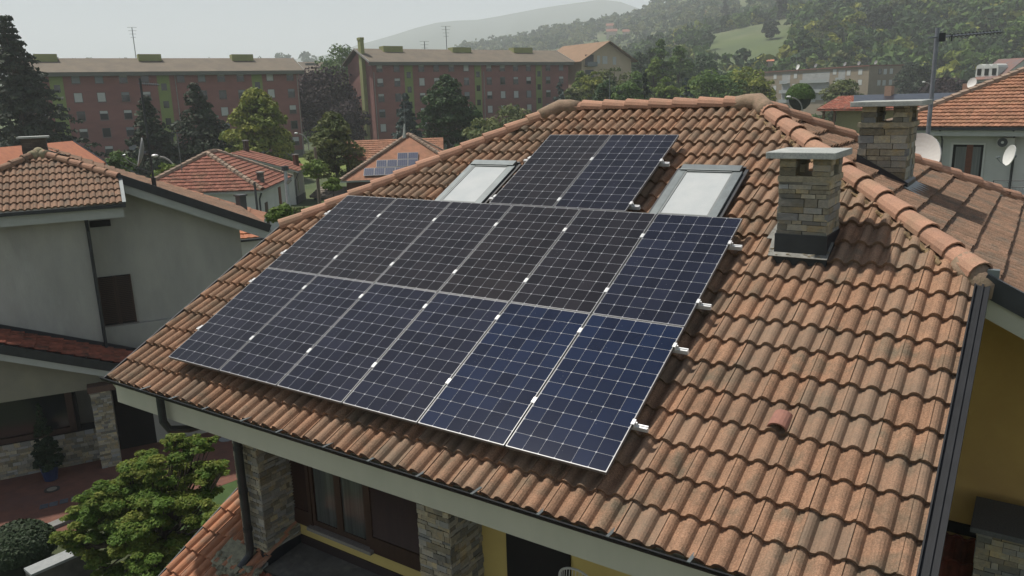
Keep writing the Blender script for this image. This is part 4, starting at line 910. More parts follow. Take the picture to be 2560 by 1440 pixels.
# balcony railing with bowed rods
q0 = DEP(2500, 452, 33); frb = Fr(q0, -7); ub0, zt0 = on(frb, 2484, 451); ub1 = ub0+4.5
bal = empty('balcony_railing', frb.p(ub0, 0, zt0-1), 'black wrought iron balcony railing below the air conditioner', 'railing')
q = MB(); q.tube([frb.p(ub0, 0, zt0), frb.p(ub1, 0, zt0+.15)], .02, 6); q.tube([frb.p(ub0, 0, zt0-.28), frb.p(ub1, 0, zt0-.13)], .018, 6); q.tube([frb.p(ub0, 0, zt0), frb.p(ub0, 0, zt0-1.1)], .02, 6); q.build('railing_frame', BLACK, bal)
q = MB()
k = 0
while k < 36:
    u = ub0+.12*k; zz_ = zt0-.27+.033*k*.12; q.tube([frb.p(u, 0, zz_), frb.p(u, -.08, zz_-.25), frb.p(u, -.14, zz_-.5), frb.p(u, -.03, zz_-.8)], .007, 4); k += 1
for k in range(3):
    u = ub0+.6+1.2*k; q.tube([frb.p(u, 0, zt0), frb.p(u, 0, zt0-.3)], .012, 4); q.tube([frb.p(u-.1, 0, zt0-.05), frb.p(u+.1, 0, zt0-.22)], .008, 4)
q.build('railing_rods', BLACK, bal)
q = MB(); q.bx(ub0, ub1+1, 0, 3.5, zt0-1.25, zt0-1.1, fr=frb); q.build('balcony_slab', CONC, bal)

def dish(name, c, r, aim, label, group=None, arm=True, thick=.03, mt=None, pole=None, polemat=None, pr=.025):
    aim = V(aim).normalized(); t = empty(name, c, label, 'satellite dish', group); a = aim.orthogonal().normalized(); zup = V((0, 0, 1)); a = aim.cross(zup).normalized(); b = a.cross(aim).normalized()
    mb = MB(); n = 28; rings = 6; vs = []
    for i in range(rings+1):
        q_ = r*i/rings
        for k in range(n): vs.append(V(c)+a*(q_*.93*math.cos(2*math.pi*k/n))+b*(q_*math.sin(2*math.pi*k/n))+aim*(.22*q_*q_/r))
    m_ = len(vs); vs += [p-aim*thick for p in vs]; fs = []
    for i in range(rings):
        for k in range(n):
            A1 = i*n+k; B1 = i*n+(k+1) % n; fs.append((A1, B1, B1+n, A1+n)); fs.append((m_+A1, m_+A1+n, m_+B1+n, m_+B1))
    for k in range(n): A1 = rings*n+k; B1 = rings*n+(k+1) % n; fs.append((A1, B1, m_+B1, m_+A1))
    mb.add(vs, fs); mb.build('reflector', mt or DISH, t, smooth=False)
    if arm:
        mb = MB(); s0 = V(c)-b*r*.98+aim*.1; tip = V(c)+aim*r*1.25-b*r*.45; mb.tube([s0, (s0+tip)/2-b*r*.08, tip], .014, 6); mb.build('feed_arm', GALV, t)
        mb = MB(); mb.tube([tip-aim*.03, tip+(V(c)-tip).normalized()*.10], .035, 8); mb.tube([tip+a*.06, tip-a*.06], .02, 6); mb.build('receiver_head', GREYM, t)
    if pole:
        mb = MB(); mb.tube(pole, pr, 8); mb.build('pole', polemat or DGALV, t)
        mb = MB(); mb.tube([V(c)-aim*.02, V(c)-aim*.16], .05, 8); mb.build('bracket', GALV, t)
    return t
def yagi(par, c, d, L, n, el, rr=.01, matt=None):
    d = V(d).normalized(); s = d.cross(V((0, 0, 1))).normalized(); mb = MB(); mb.tube([V(c)-d*L*.12, V(c)+d*L], rr, 6); b = mb.build('antenna_boom', matt or GALV, par)
    for k in range(n):
        mb = MB(); p = V(c)+d*(L*(.18+.8*k/(n-1))); mb.tube([p-s*el/2+V((0, 0, .03)), p+s*el/2-V((0, 0, .03))], .010, 4); mb.tube([p-V((0, 0, el*.28)), p+V((0, 0, el*.28))], .009, 4)
        mb.build('antenna_rod', DGALV, par)
# mast and large dish behind the second chimney
tM = 12.6; mp = DEP(2319, 345, tM); mt_ = ATX(2338, 74, mp.x); zt_ = C.z+(DEP(2338, 74, tM).z-C.z)
mast = empty('antenna_mast', (mp.x, mp.y, .8), 'tall grey mast with a long television aerial, rising behind the right stone chimney', 'antenna')
q = MB(); q.tube([(mp.x, mp.y, .6), (mp.x, mp.y, zt_)], .034, 12); q.build('mast_pole', GALV, mast)
for k in range(7): q = MB(); z = zt_-.35-.42*k; q.tube([(mp.x, mp.y, z), (mp.x, mp.y, z+.035)], .032, 10); q.build('mast_clip', BLACK, mast)
ya = DEP(2338, 97, tM+.05); yb_ = DEP(2503, 79, tM+1.6); dY = (yb_-V((mp.x, mp.y, ya.z)))
yagi(mast, V((mp.x, mp.y, ya.z)), dY, dY.length, 15, .14, .012)
q = MB(); q.bx(-.03, .06, -.03, .03, -.07, .06, M=Matrix.Translation((mp.x+.06, mp.y+.02, ya.z))); q.tube([(mp.x+.2, mp.y+.05, ya.z-.07), (mp.x+.2, mp.y+.05, ya.z+.03)], .012, 6); q.build('aerial_box', BLACK, mast)
dc = DEP(2296, 398, 12.45)
dish('satellite_dish', dc, .40, V((-.35, -1, .32)), 'large white satellite dish partly hidden behind the right stone chimney', arm=False, thick=.035, pole=[dc+V((.1, .12, 0)), (mp.x, mp.y, dc.z-.1)], pr=.02)
dc = DEP(2528, 389, 27)
dish('satellite_dish', dc, .36, V((-.95, -.55, .25)), 'small white satellite dish on a thin black pole in front of the air conditioner', pole=[dc+V((.08, .08, .0)), dc+V((.06, .12, -1.6))], polemat=BLACK, pr=.03)
# neighbour's mast with dish, left
tN = 25.5; a = DEP(385, 458, tN); b = DEP(351, 198, tN)
mast2 = empty('antenna_mast', a, 'thin dark mast on the grey villa carrying a small aerial at its tip', 'antenna')
q = MB(); q.tube([a-V((0, 0, .3)), (a.x, a.y, b.z)], .035, 8); q.build('mast_pole', DGALV, mast2)
q = MB(); q.tube([a-V((0, 0, .1)), a+V((0, 0, .18))], .07, 8); q.build('mast_foot', BLACK, mast2)
c = DEP(352, 211, tN); yagi(mast2, V((a.x, a.y, c.z)), DEP(392, 211, tN-.4)-V((a.x, a.y, c.z)), .55, 9, .2, .012)
dc = DEP(357, 380, tN-.3); dc.z = DEP(357, 380, tN).z
dish('satellite_dish', dc, .46, ray(357, 380).cross(V((0, 0, 1))).normalized()*-1.0+V((0, 0, .25))-ray(357, 380).normalized()*.02, 'edge-on grey satellite dish on the mast of the grey villa', mt=mat('grey_dish', (.3, .31, .31), rough=.5), pole=[dc+r2*.1, V((a.x, a.y, dc.z-.02))], pr=.03)
# poles, lamps
def pole(px, ytop, t, label, r, mt, zb=GZ, cat='utility pole', extra=None, name='utility_pole'):
    p = DEP(px, ytop, t); o = empty(name, (p.x, p.y, zb), label, cat); q = MB(); q.tube([(p.x, p.y, zb), p], [r, r*.75], 8); q.build('pole_shaft', mt, o)
    if extra: extra(o, p)
    return o
def xc(o, p): q = MB(); q.tube([p+V((0, 0, -.25)), p+V((0, 0, .0))], .2, 8); q.build('pole_head', DGALV, o); q = MB(); q.tube([p+V((0, 0, -1.0)), p+V((.25, .1, -.75))], .1, 6); q.build('insulator', CONC, o)
pole(712, 415, 44, 'tall galvanised pole with a junction head in front of the white houses', .13, mat('galv_pole', (.5, .53, .56), rough=.5, metal=.3), extra=xc)
pole(787, 368, 74, 'brown wooden utility pole beside the small olive tree', .17, mat('pole_wood', (.22, .18, .14), rough=.95))
pole(636, 455, 50, 'short dark pole in front of the faded red hip roof', .09, DGALV)
def lamp(px, ytop, t, side, label, hz=7):
    p = DEP(px, ytop, t); o = empty('street_lamp', (p.x, p.y, GZ), label, 'street lamp', 'street lamps between the houses'); s = r2.copy(); s.z = 0; s.normalize(); s *= side
    q = MB(); base = p-s*1.5; q.tube([(base.x, base.y, GZ), (base.x, base.y, p.z-1.6)]+[base*1+V((0, 0, p.z-base.z-1.6))+s*(1.3*(1-math.cos(a)))+V((0, 0, 1.5*math.sin(a))) for a in (.3, .6, .9, 1.2, 1.5)], .08, 6); q.build('lamp_post', CONC, o)
    q = MB(); q.sphere(p+s*.1, .28, 10, (1, 1, .45)); q.build('lamp_head', mat('lamp_white', (.8, .8, .8), rough=.4), o)
lamp(742, 333, 110, -1, 'curved white street lamp near the corner of the left red brick block')
lamp(390, 389, 62, -1, 'curved white street lamp rising behind the roof of the grey villa')
lamp(1974, 242, 88, -1, 'street lamp beside the round clipped tree')
lamp(2311, 205, 130, -1, 'white street lamp left of the tall aerial mast')
def thinmast(px, yt, yb, t, label, els=True):
    a = DEP(px, yb, t); b = DEP(px, yt, t); o = empty('antenna_mast', a, label, 'antenna', 'distant roof aerials'); q = MB(); q.tube([a, (a.x, a.y, b.z)], .05*t/100, 6); q.build('mast_pole', GREYM, o)
    if els:
        q = MB(); s = r2*(.006*t)
        for k in range(4): z = b.z-k*.004*t; q.tube([V((a.x, a.y, z))-s*(1-k*.15), V((a.x, a.y, z))+s*(1-k*.15)], .02*t/100, 4)
        q.build('antenna_elements', GREYM, o)
thinmast(455, 330, 430, 52, 'thin grey aerial in front of the second dark conifer')
thinmast(340, 70, 145, 141, 'leaning thin aerial on the roof of the left brick block')
thinmast(1117, 67, 125, 172, 'tall thin aerial on the roof of the middle brick block')
thinmast(1062, 104, 125, 170, 'small aerial beside the first green box on the middle brick block')
thinmast(1015, 255, 345, 70, 'thin aerial in front of the blue spruce')
thinmast(1990, 135, 175, 215, 'thin aerial on the long beige block')
thinmast(1524, 190, 262, 120, 'thin white pole in front of the trees beyond the ridge', False)
p = DEP(1009, 330, 68); o = MB().tube([p-V((0, 0, .5)), p+V((.15, 0, .7))], [.12, .04], 8).build('roof_finial', WHITER); tag(o, 'white pointed finial at the peak of the red hip roof', 'finial')

# beige flats and other buildings towards the hill
BEI = mat('beige_brown_wall', (.30, .25, .18), (.26, .215, .155), scale=.4, rough=.95)
P4 = DEP(2166.7, 262, 226); F4 = Fr(P4, -33.5); z4 = F4.at(2166.7, 166)[1]; uL = F4.at(1890, 182)[0]
t4 = empty('apartment_block', F4.p(uL/2, 6, P4.z), 'long beige three-storey flats with white balconies below the wooded hill', 'apartment block')
q = MB(); q.bx(uL, 0, 0, 12.5, P4.z-3, z4, fr=F4); q.build('wall', BEI, t4)
q = MB(); q.bx(uL-.4, .4, -.4, 12.9, z4, z4+.35, fr=F4); q.build('roof', mat('rusty_roof_edge', (.2, .09, .06), rough=.9), t4)
def w4(x, y, w=1.4, h=1.5, m_=SHUT): 
    u, z = F4.at(x, y); f = MB(); f.bx(u-w/2-.08, u+w/2+.08, -.03, .02, z-h/2-.08, z+h/2+.08, fr=F4); o = f.build('window', WINF, t4); f = MB(); f.bx(u-w/2, u+w/2, -.06, -.03, z-h/2+(.0 if m_ == SHUT else 0), z+h/2, fr=F4); f.build('roller_shutter', m_, o)
for x, y in ((1938, 192), (1989, 190), (1937, 220), (2087, 180), (2122, 182), (2151, 180), (2150, 206), (1985, 216), (2088, 208)): w4(x, y)
for x0, x1, y0, y1 in ((2007, 2038, 183, 255), (2041, 2070, 181, 250), (1956, 1972, 185, 262), (2097, 2112, 176, 202)):
    u0, z1 = F4.at(x0, y0); u1_, z0 = F4.at(x1, y1); f = MB(); f.bx(u0, u1_, -.03, .03, z0, z1, fr=F4); o = f.build('balcony_bay', mat('white_blind', (.42, .43, .42), (.33, .34, .33), scale=.8, rough=.9), t4)
    k = z1-3.0
    while k > z0: f = MB(); f.bx(u0, u1_, -1.1, -.03, k-.15, k, fr=F4); f.bx(u0, u1_, -1.1, -1.04, k, k+.9, fr=F4); f.build('balcony', mat('balcony_glass', (.38, .41, .41), rough=.4), o); k -= 3.0
F4b = Fr(P4, 56.5)
for x, y in ((2200, 179), (2213, 179), (2228, 178), (2197, 207), (2210, 207), (2226, 206), (2228, 236)):
    u, z = F4b.at(x, y); f = MB(); f.bx(u-.6, u+.6, -.05, .02, z-.75, z+.75, fr=F4b); f.build('window', SHUT if x != 2200 else PANE, t4)
for x in (2097, 2040, 1996, 2117, 2152, 2190): pass
for i, (x, y) in enumerate(((1995, 168), (2040, 164), (2113, 160), (2148, 158), (2190, 156))):
    p = DEP(x, y, 232); o = dish('satellite_dish', p, .8 if i == 0 else .6, V((-.6, -.9, .4)), ['leftmost', 'second from the left', 'middle', 'fourth from the left', 'rightmost'][i]+' of the small round dishes along the roof of the beige flats', 'dishes on the flats', arm=False, thick=.08, mt=None if i == 0 else mat('dull_grey_dish', (.22, .22, .22), rough=.7), pole=[p+V((.1, .2, 0)), p+V((.1, .2, -1.6))], pr=.06)
P3 = DEP(1454.5, 235, 185); F3 = Fr(P3, 67.6); z3 = F3.at(1454.5, 147)[1]; L3 = F3.at(1578, 160)[0]; zr3 = F3.at(1527.7, 103)[1]
t3 = gable_house(F3, L3, 16, P3.z-4, z3, zr3, 'tall tan house with a wide gable behind the middle brick block', mat('tan_render', (.56, .46, .33), (.5, .41, .29), scale=.4, rough=.95), mat('tan_house_roof', (.30, .19, .12), (.24, .16, .10), scale=.5, rough=.95), ridge='w', o=1.2, tiles=False)
for x, y, w in ((1496, 149, .9), (1512, 150, 1.5), (1536, 152, 1.0)):
    u, z = F3.at(x, y); f = MB(); f.bx(u-w/2, u+w/2, -.05, .02, z-.9, z+.9, fr=F3); f.build('window', SHUT, t3)
for y in (152, 190):
    u0, z = F3.at(1463, y); u1_, _ = F3.at(1484, y); f = MB(); f.bx(u0, u1_, -.03, .02, z-1, z+1.4, fr=F3); o = f.build('balcony_bay', mat('grey_opening', (.12, .125, .13), rough=.8), t3)
    f = MB(); f.bx(u0-.2, u1_+.3, -1.1, -.03, z-1.3, z-1.15, fr=F3); f.bx(u0-.2, u1_+.3, -1.1, -1.05, z-1.15, z-.3, fr=F3); f.build('balcony', GREYM, o)
P5 = DEP(2439, 232, 150); F5 = Fr(P5, -33); z5 = F5.at(2439, 195)[1]; L5 = F5.at(2498, 200)[0]
t5 = gable_house(F5, L5, 12, P5.z-3, z5, z5+3.4, 'white house with three arched dormers in its dark roof, at the right', WHITER, mat('mixed_dark_roof', (.24, .12, .09), (.16, .13, .13), scale=.8, rough=.9), o=.5, tiles=False)
for x, y in ((2455.5, 180), (2474, 180), (2493, 179)):
    u, z = F5.at(x, y, 1.2); f = MB(); f.bx(u-.75, u+.75, .4, 3.2, z-.9, z+.7, fr=F5); f.tube([F5.p(u, .4, z+.7), F5.p(u, 3.0, z+.7)], .75, 12); o = f.build('dormer', WHITER, t5)
    f = MB(); f.bx(u-.4, u+.4, .33, .4, z-.6, z+.6, fr=F5); f.build('dormer_window', PANE, o)
for x in (2449, 2468, 2487):
    u, z = F5.at(x, 218); f = MB(); f.bx(u-.45, u+.45, -.05, .0, z-.9, z+.9, fr=F5); f.build('shutter', mat('dark_green_shutter', (.02, .05, .045), rough=.6), t5)
# red roofed house with dark solar roof
P6 = DEP(2090, 300, 72); F6 = Fr(P6, -12); z6e = F6.at(2064, 273)[1]; 
u06 = F6.at(2100, 273)[0]; 
t6 = gable_house(F6, 11, 6.5, GZ, z6e+.3, F6.at(2050, 243, 3.2)[1], 'low yellow house with a speckled red roof and dark solar strip', mat('pale_yellow_render', (.38, .36, .2), rough=.9), mat('speckled_red_tile', (.45, .14, .08), (.36, .13, .09), scale=2, rough=.9, rnd=.25, c3=(.4, .28, .22), s3=3), o=1.3)
k6 = (F6.at(2050, 243, 3.2)[1]-z6e-.3)/3.25
sp = MB()
a = F6.p(1.4, .25, z6e+.3+.25*k6+.12); b = F6.p(9.0, .25, z6e+.3+.25*k6+.12); c = F6.p(9.0, 3.0, z6e+.3+3.0*k6+.12); d = F6.p(.2, 3.0, z6e+.3+3.0*k6+.12)
sp.prism([a, b, c, d], (0, 0, .06)); sp.build('solar_strip', mat('dark_solar_strip', (.03, .035, .05), rough=.3), t6)
for u in (3.2, 9.6): 
    f = MB(); f.bx(u, u+.6, 2.4, 3.0, z6e+1, z6e+.3+3*k6+.9, fr=F6); f.build('chimney', mat('pink_render', (.45, .3, .22), rough=.9), t6)
for u in (-.9, .1): f = MB(); f.bx(u, u+.18, -.9, -.75, GZ, z6e, fr=F6); f.build('timber_post', mat('timber', (.2, .12, .07), rough=.8), t6)
p = F6.p(10.4, 2.2, z6e+.3+3*k6+.9); dish('satellite_dish', p, .45, V((-.6, -.9, .3)), 'white satellite dish on the speckled red roof behind the stone chimney', arm=False, pole=[p+V((.1, .1, 0)), p+V((.1, .1, -1))])
# block behind the left flats
P7 = DEP(742, 170, 235); F7 = Fr(P7, 64); z7 = F7.at(760, 185)[1]; zt7 = F7.at(760, 172)[1]
t7 = empty('apartment_block', P7, 'dark roofed block showing between the two red brick blocks', 'apartment block')
q = MB(); q.bx(-6, 14, 0, 11, GZ, z7, fr=F7); q.build('wall', BRICK, t7); q = MB(); q.prism([F7.p(-6, -1, z7), F7.p(14, -1, z7), F7.p(14, 6, zt7+2), F7.p(-6, 6, zt7+2)], (0, 0, .3)); q.build('roof', BROWNF, t7)
u, z = F7.at(778, 168, 5); q = MB(); q.bx(u-2, u+2, 4, 7, z-2, z+1.2, fr=F7); q.build('stair_head', EAVEG, t7)

# ---------------------------------------------------------------- hills
HR = [(278, None), (350, [(1300, 300), (1500, 240), (1700, 205), (1900, 180), (2100, 165), (2300, 160), (2560, 150), (3300, 140)]),
 (550, [(1100, 300), (1300, 250), (1450, 200), (1550, 157), (1640, 125), (1700, 108), (1760, 88), (1850, 68), (1933, 50), (2050, 18), (2150, -8), (2300, -36), (2560, -66), (3300, -90)]),
 (680, [(1100, 290), (1300, 255), (1450, 205), (1550, 165), (1640, 135), (1700, 118), (1760, 100), (1850, 80), (1933, 60), (2050, 30), (2300, -20), (3300, -70)]),
 (850, [(1050, 300), (1100, 222), (1200, 180), (1300, 155), (1450, 125), (1560, 99), (1640, 78), (1700, 58), (1800, 22), (1900, -16), (2100, -56), (3300, -110)]),
 (1150, [(-700, 186), (640, 184), (700, 170), (1050, 165), (1100, 150), (1160, 124), (1240, 112), (1312, 97), (1413, 77), (1491, 62), (1560, 52), (1609, 38), (1638, 18), (1700, -18), (1900, -80), (3300, -150)]),
 (1500, [(-700, 250), (1050, 240), (1300, 170), (1600, 90), (1900, -10), (3300, -60)])]
def hp(x, r):
    """point of the hill surface on the bearing of pixel column x at distance r"""
    rs = [h[0] for h in HR]; r = max(rs[0], min(rs[-1], r)); i = max(j for j in range(len(rs)) if rs[j] <= r); i = min(i, len(rs)-2); f = (r-rs[i])/(rs[i+1]-rs[i])
    def zz(h):
        if h[1] is None: return GZ-.6
        y = np.interp(x, [a[0] for a in h[1]], [a[1] for a in h[1]]); return max(ATR(x, y, h[0]).z, GZ-.6)
    z = zz(HR[i])*(1-f)+zz(HR[i+1])*f; d = ray(x, 250); h = math.hypot(d.x, d.y); return V((C.x+d.x/h*r, C.y+d.y/h*r, z))
xs = list(range(-700, 3301, 40)); rr = [278, 295, 320, 350, 380, 420, 480, 550, 610, 680, 760, 850, 950, 1050, 1150, 1300, 1500]
mb = MB(); vs = [hp(x, r)+V((0, 0, random.uniform(-.6, .6) if r > 260 else 0)) for r in rr for x in xs]; n = len(xs)
mb.add(vs, [(i*n+k, i*n+k+1, (i+1)*n+k+1, (i+1)*n+k) for i in range(len(rr)-1) for k in range(n-1)])
mb.build('hill', mat('hill_meadow', (.09, .125, .035), (.07, .10, .034), scale=.03, rough=1, c3=(.14, .15, .07), s3=.012), smooth=True, kind='structure')
mb = MB(); pk = [(-200, 230), (300, 190), (560, 168), (834, 136), (900, 112), (985, 89), (1050, 68), (1117, 51), (1204, 48), (1270, 36), (1338, 22), (1400, 12), (1473, 2), (1520, -6), (1560, 6), (1600, 22), (1700, 60), (1900, 100), (2300, 130)]
xm = list(range(-200, 2301, 50)); vs = []
for r, k in ((2200, 0), (2500, .35), (2850, .7), (3300, 1.0), (3900, .75)):
    for x in xm:
        y = np.interp(x, [a[0] for a in pk], [a[1] for a in pk]); p = ATR(x, y, 3300); d = ray(x, 250); h = math.hypot(d.x, d.y); vs.append(V((C.x+d.x/h*r, C.y+d.y/h*r, GZ-2+(p.z-GZ)*k*(1 if k in (1.0,) else random.uniform(.93, 1.07)))))
n = len(xm); mb.add(vs, [(i*n+k, i*n+k+1, (i+1)*n+k+1, (i+1)*n+k) for i in range(4) for k in range(n-1)])
mb.build('mountain', mat('wooded_mountain', (.04, .065, .03), (.05, .075, .035), scale=.01, rough=1), smooth=True, kind='structure')
HW = mat('hill_house_wall', (.55, .46, .4), rough=.9)
for k, (x0, x1, yt, yb, r, rc, lab) in enumerate(((1516, 1533, 58, 71, 930, REDT, 'small pale villa high on the hazy hill, the upper of three'), (1516, 1542, 72, 86, 900, REDT, 'pale villa on the hazy hill, lower left of three'), (1557, 1575, 73, 86, 890, REDT, 'pinkish villa on the hazy hill, right of three'),
        (1669, 1694, 98, 112, 545, BRIGHTO, 'hillside house with orange roof, left of a pair'), (1692, 1720, 99, 115, 540, BRIGHTO, 'hillside house with orange roof, right of a pair'), (1764, 1793, 26, 42, 800, REDT, 'pink farmhouse beside the dark conifers on the hill'),
        (1919, 1932, 148, 158, 330, BRIGHTO, 'small orange roofed hut at the foot of the meadow'), (2482, 2525, -8, 26, 520, BEI, 'tall beige building among trees at the top right'), (1770, 1786, 96, 106, 540, REDT, 'half hidden farmhouse above the meadow'))):
    pa = ATR(x0, yb, r); pb_ = ATR(x1, yb, r); w = (pb_-pa).length; zt = ATR(x0, yt, r).z; fr = Fr(pa, math.degrees(math.atan2(pb_.y-pa.y, pb_.x-pa.x))); hh = zt-pa.z
    gable_house(fr, w, 7, pa.z-4, pa.z+hh*.55, zt, lab, HW if k != 7 else BEI, rc, o=.5, tiles=False)

# overhead cables between the poles
for (a, b, lb, sg) in ((DEP(712, 425, 44), DEP(300, 400, 48), 'upper thin black cable running left from the galvanised pole', 1.0), (DEP(712, 432, 44), DEP(300, 412, 48), 'lower thin black cable running left from the galvanised pole', 1.3), (DEP(788, 372, 74), DEP(1010, 345, 80), 'thin cable from the wooden pole to the red hip roof', .8)):
    q = MB(); q.tube([a.lerp(b, k/12)-V((0, 0, sg*4*(k/12)*(1-k/12))) for k in range(13)], .014, 4); tag(q.build('overhead_cable', DGALV), lb, 'cable')

# ---------------------------------------------------------------- vegetation
rn = np.random.default_rng(11)
BARK = mat('bark', (.09, .07, .05), (.05, .04, .03), scale=6, rough=1)
LM = {
 'dark': leafmat('dark_conifer_leaf', (.010, .021, .011), (.017, .032, .014), (.025, .042, .016), .06),
 'cedar': leafmat('cedar_leaf', (.012, .022, .012), (.018, .03, .016), (.03, .045, .02), .08),
 'green': leafmat('green_leaf', (.04, .085, .018), (.065, .12, .026), (.10, .155, .03)),
 'deep': leafmat('deep_green_leaf', (.018, .043, .013), (.028, .06, .018), (.045, .085, .024)),
 'yellow': leafmat('yellow_green_leaf', (.14, .17, .025), (.10, .14, .022), (.24, .24, .04)),
 'lime': leafmat('lime_leaf', (.10, .15, .022), (.07, .12, .02), (.14, .19, .03)),
 'purple': leafmat('purple_leaf', (.018, .011, .014), (.026, .015, .018), (.035, .02, .022)),
 'blue': leafmat('blue_spruce_leaf', (.025, .045, .04), (.04, .062, .055), (.06, .085, .078), .05),
 'olive': leafmat('olive_leaf', (.06, .085, .024), (.085, .11, .032), (.13, .14, .045)),
 'maple': leafmat('maple_leaf', (.07, .13, .018), (.10, .17, .025), (.2, .21, .04), .4),
}
def unit(n):
    v = rn.normal(size=(n, 3)); return v/np.linalg.norm(v, axis=1)[:, None]
def leafmesh(name, cen, rad, n, leaf, squash=.8, outer=.75, up=.25, flat=0, parent=None, mt=None, droop=0):
    """n leaf quads over the shells of many blobs; cen (k,3), rad (k,)"""
    k = len(cen); w = rad**2; idx = rn.choice(k, n, p=w/w.sum()); d = unit(n); d[:, 2] = np.abs(d[:, 2])*.75+d[:, 2]*.25
    d /= np.linalg.norm(d, axis=1)[:, None]
    rr_ = rad[idx]*(outer+(1.08-outer)*rn.random(n)**.6); p = cen[idx]+d*rr_[:, None]*np.array([1, 1, squash])
    nrm = d*1.0+unit(n)*.75; nrm[:, 2] += up; nrm /= np.linalg.norm(nrm, axis=1)[:, None]
    t = np.cross(nrm, unit(n)); t /= np.linalg.norm(t, axis=1)[:, None]; b = np.cross(nrm, t)
    s = leaf*(.6+.8*rn.random(n)); a = t*s[:, None]; c = b*(s*.62)[:, None]
    v = np.empty((n, 4, 3)); v[:, 0] = p-a; v[:, 1] = p-c*.9+a*.1; v[:, 2] = p+a; v[:, 3] = p+c*.9+a*.1
    br = rn.random(k); rv = br[idx]*.6+rn.random(n)*.4
    return v.reshape(-1, 3), rv
def npmesh(name, v, rv, mt, parent=None, loc=None, kind=None):
    n = len(v)//4; me = bpy.data.meshes.new(name); me.vertices.add(len(v)); me.vertices.foreach_set('co', v.astype(np.float32).ravel())
    me.loops.add(n*4); me.loops.foreach_set('vertex_index', np.arange(n*4, dtype=np.int32)); me.polygons.add(n)
    me.polygons.foreach_set('loop_start', np.arange(0, n*4, 4, dtype=np.int32)); me.polygons.foreach_set('loop_total', np.full(n, 4, dtype=np.int32))
    a = me.attributes.new('rnd', 'FLOAT', 'FACE'); a.data.foreach_set('value', rv.astype(np.float32)); me.materials.append(mt); me.update(calc_edges=True)
    o = bpy.data.objects.new(name, me); col.objects.link(o)
    if parent: o.parent = parent
    if loc is not None: o.location = loc
    if kind: o['kind'] = kind
    return o
def blobs(kind, H, Rr_, cb, k):
    """blob centres and radii in local coordinates, crown from height cb to H, radius Rr_"""
    c = []; r = []
    if kind == 'round':
        mid = (cb+H)/2; hz = (H-cb)/2
        for i in range(k):
            d = unit(1)[0]; q = rn.random()**.45*.82; c.append((d[0]*Rr_*q, d[1]*Rr_*q, mid+d[2]*hz*q)); r.append(Rr_*rn.uniform(.20, .36))
    elif kind == 'tall':
        for i in range(k):
            t = rn.random()**.8; prof = math.sin(math.pi*min(1, (t*.86+.14))**.75)**.7; a = rn.random()*6.283; q = Rr_*prof*rn.random()**.4*.8; c.append((q*math.cos(a), q*math.sin(a), cb+(H-cb)*(t*.9+.05))); r.append(Rr_*rn.uniform(.17, .32)*(.5+.5*prof))
    elif kind == 'cone':
        for i in range(k):
            t = rn.random()**1.25; prof = (1-t)**.85; a = rn.random()*6.283; q = Rr_*prof*(.3+.62*rn.random()); c.append((q*math.cos(a), q*math.sin(a), cb+(H-cb)*t*.97-q*.15)); r.append(max(.10*Rr_, Rr_*.27*(prof+.2)*rn.uniform(.6, 1.1)))
    elif kind == 'cedar':
        L = int(k/11)
        for i in range(L):
            t = i/(L-1); R1 = Rr_*((1-t)**1.05*.97+.03)*rn.uniform(.75, 1.1); nb = 5+int(rn.random()*3)
            for j in range(nb):
                a = rn.random()*6.283
                for q in (.3, .55, .8, 1.0): c.append((R1*q*math.cos(a), R1*q*math.sin(a), cb+(H-cb)*t-q*q*R1*.16+rn.uniform(-.1, .1))); r.append(Rr_*.19*(1.25-q*.75)*(.4+.6*(1-t)))
    elif kind == 'column':
        for i in range(k):
            t = rn.random(); prof = math.sin(math.pi*(t*.9+.07))**.5; a = rn.random()*6.283; q = Rr_*prof*rn.random()**.5*.6; c.append((q*math.cos(a), q*math.sin(a), cb+(H-cb)*t)); r.append(Rr_*rn.uniform(.3, .5)*prof)
    return np.array(c), np.array(r)
def make_tree(loc, H, Rr_, kind, pal, n, leaf, label, cb=None, k=60, group=None, name='tree', squash=.8, trunk=True, lean=0):
    cb = cb if cb is not None else H*.22; t = empty(name, loc, label, 'tree', group); cen, rad = blobs(kind, H, Rr_, cb, k)
    v, rv = leafmesh(name, cen, rad, n, leaf, squash=(.45 if kind == 'cedar' else squash)); npmesh('crown', v, rv, LM[pal], t)
    q = MB(); tr = max(.05, H*.018); top = H*(.92 if kind in ('cone', 'cedar', 'column') else .6)
    q.tube([V((0, 0, -.5)), V((lean*.3, 0, top*.4)), V((lean, 0, top))], [tr*1.25, tr*.9, tr*.25], 8)
    idx = rn.choice(len(cen), min(12, len(cen)), replace=False)
    for i in idx:
        z = max(cb*.6, cen[i][2]-Rr_*.5); z = min(z, top*.95); q.tube([V((lean*z/top*.8, 0, z)), V(((cen[i][0])*.5, cen[i][1]*.5, (z+cen[i][2])/2)), V(tuple(cen[i]))], [tr*.4, tr*.28, tr*.1], 5)
    q.build('trunk', BARK, t, local=True); return t
def T(px, yt, hw, t, kind, pal, label, n=2600, leaf=.3, zb=None, k=60, cbf=None, **kw):
    p = DEP(px, yt, t); zb = GZ if zb is None else zb; H = (p.z-zb)*(1.09 if kind in ('round', 'tall') else 1.0); R_ = hw*t/F*(1.26 if kind in ('round', 'tall') else 1.22)
    return make_tree((p.x, p.y, zb), H, R_, kind, pal, n, leaf, label, cb=(H*cbf if cbf is not None else None), k=k, **kw)
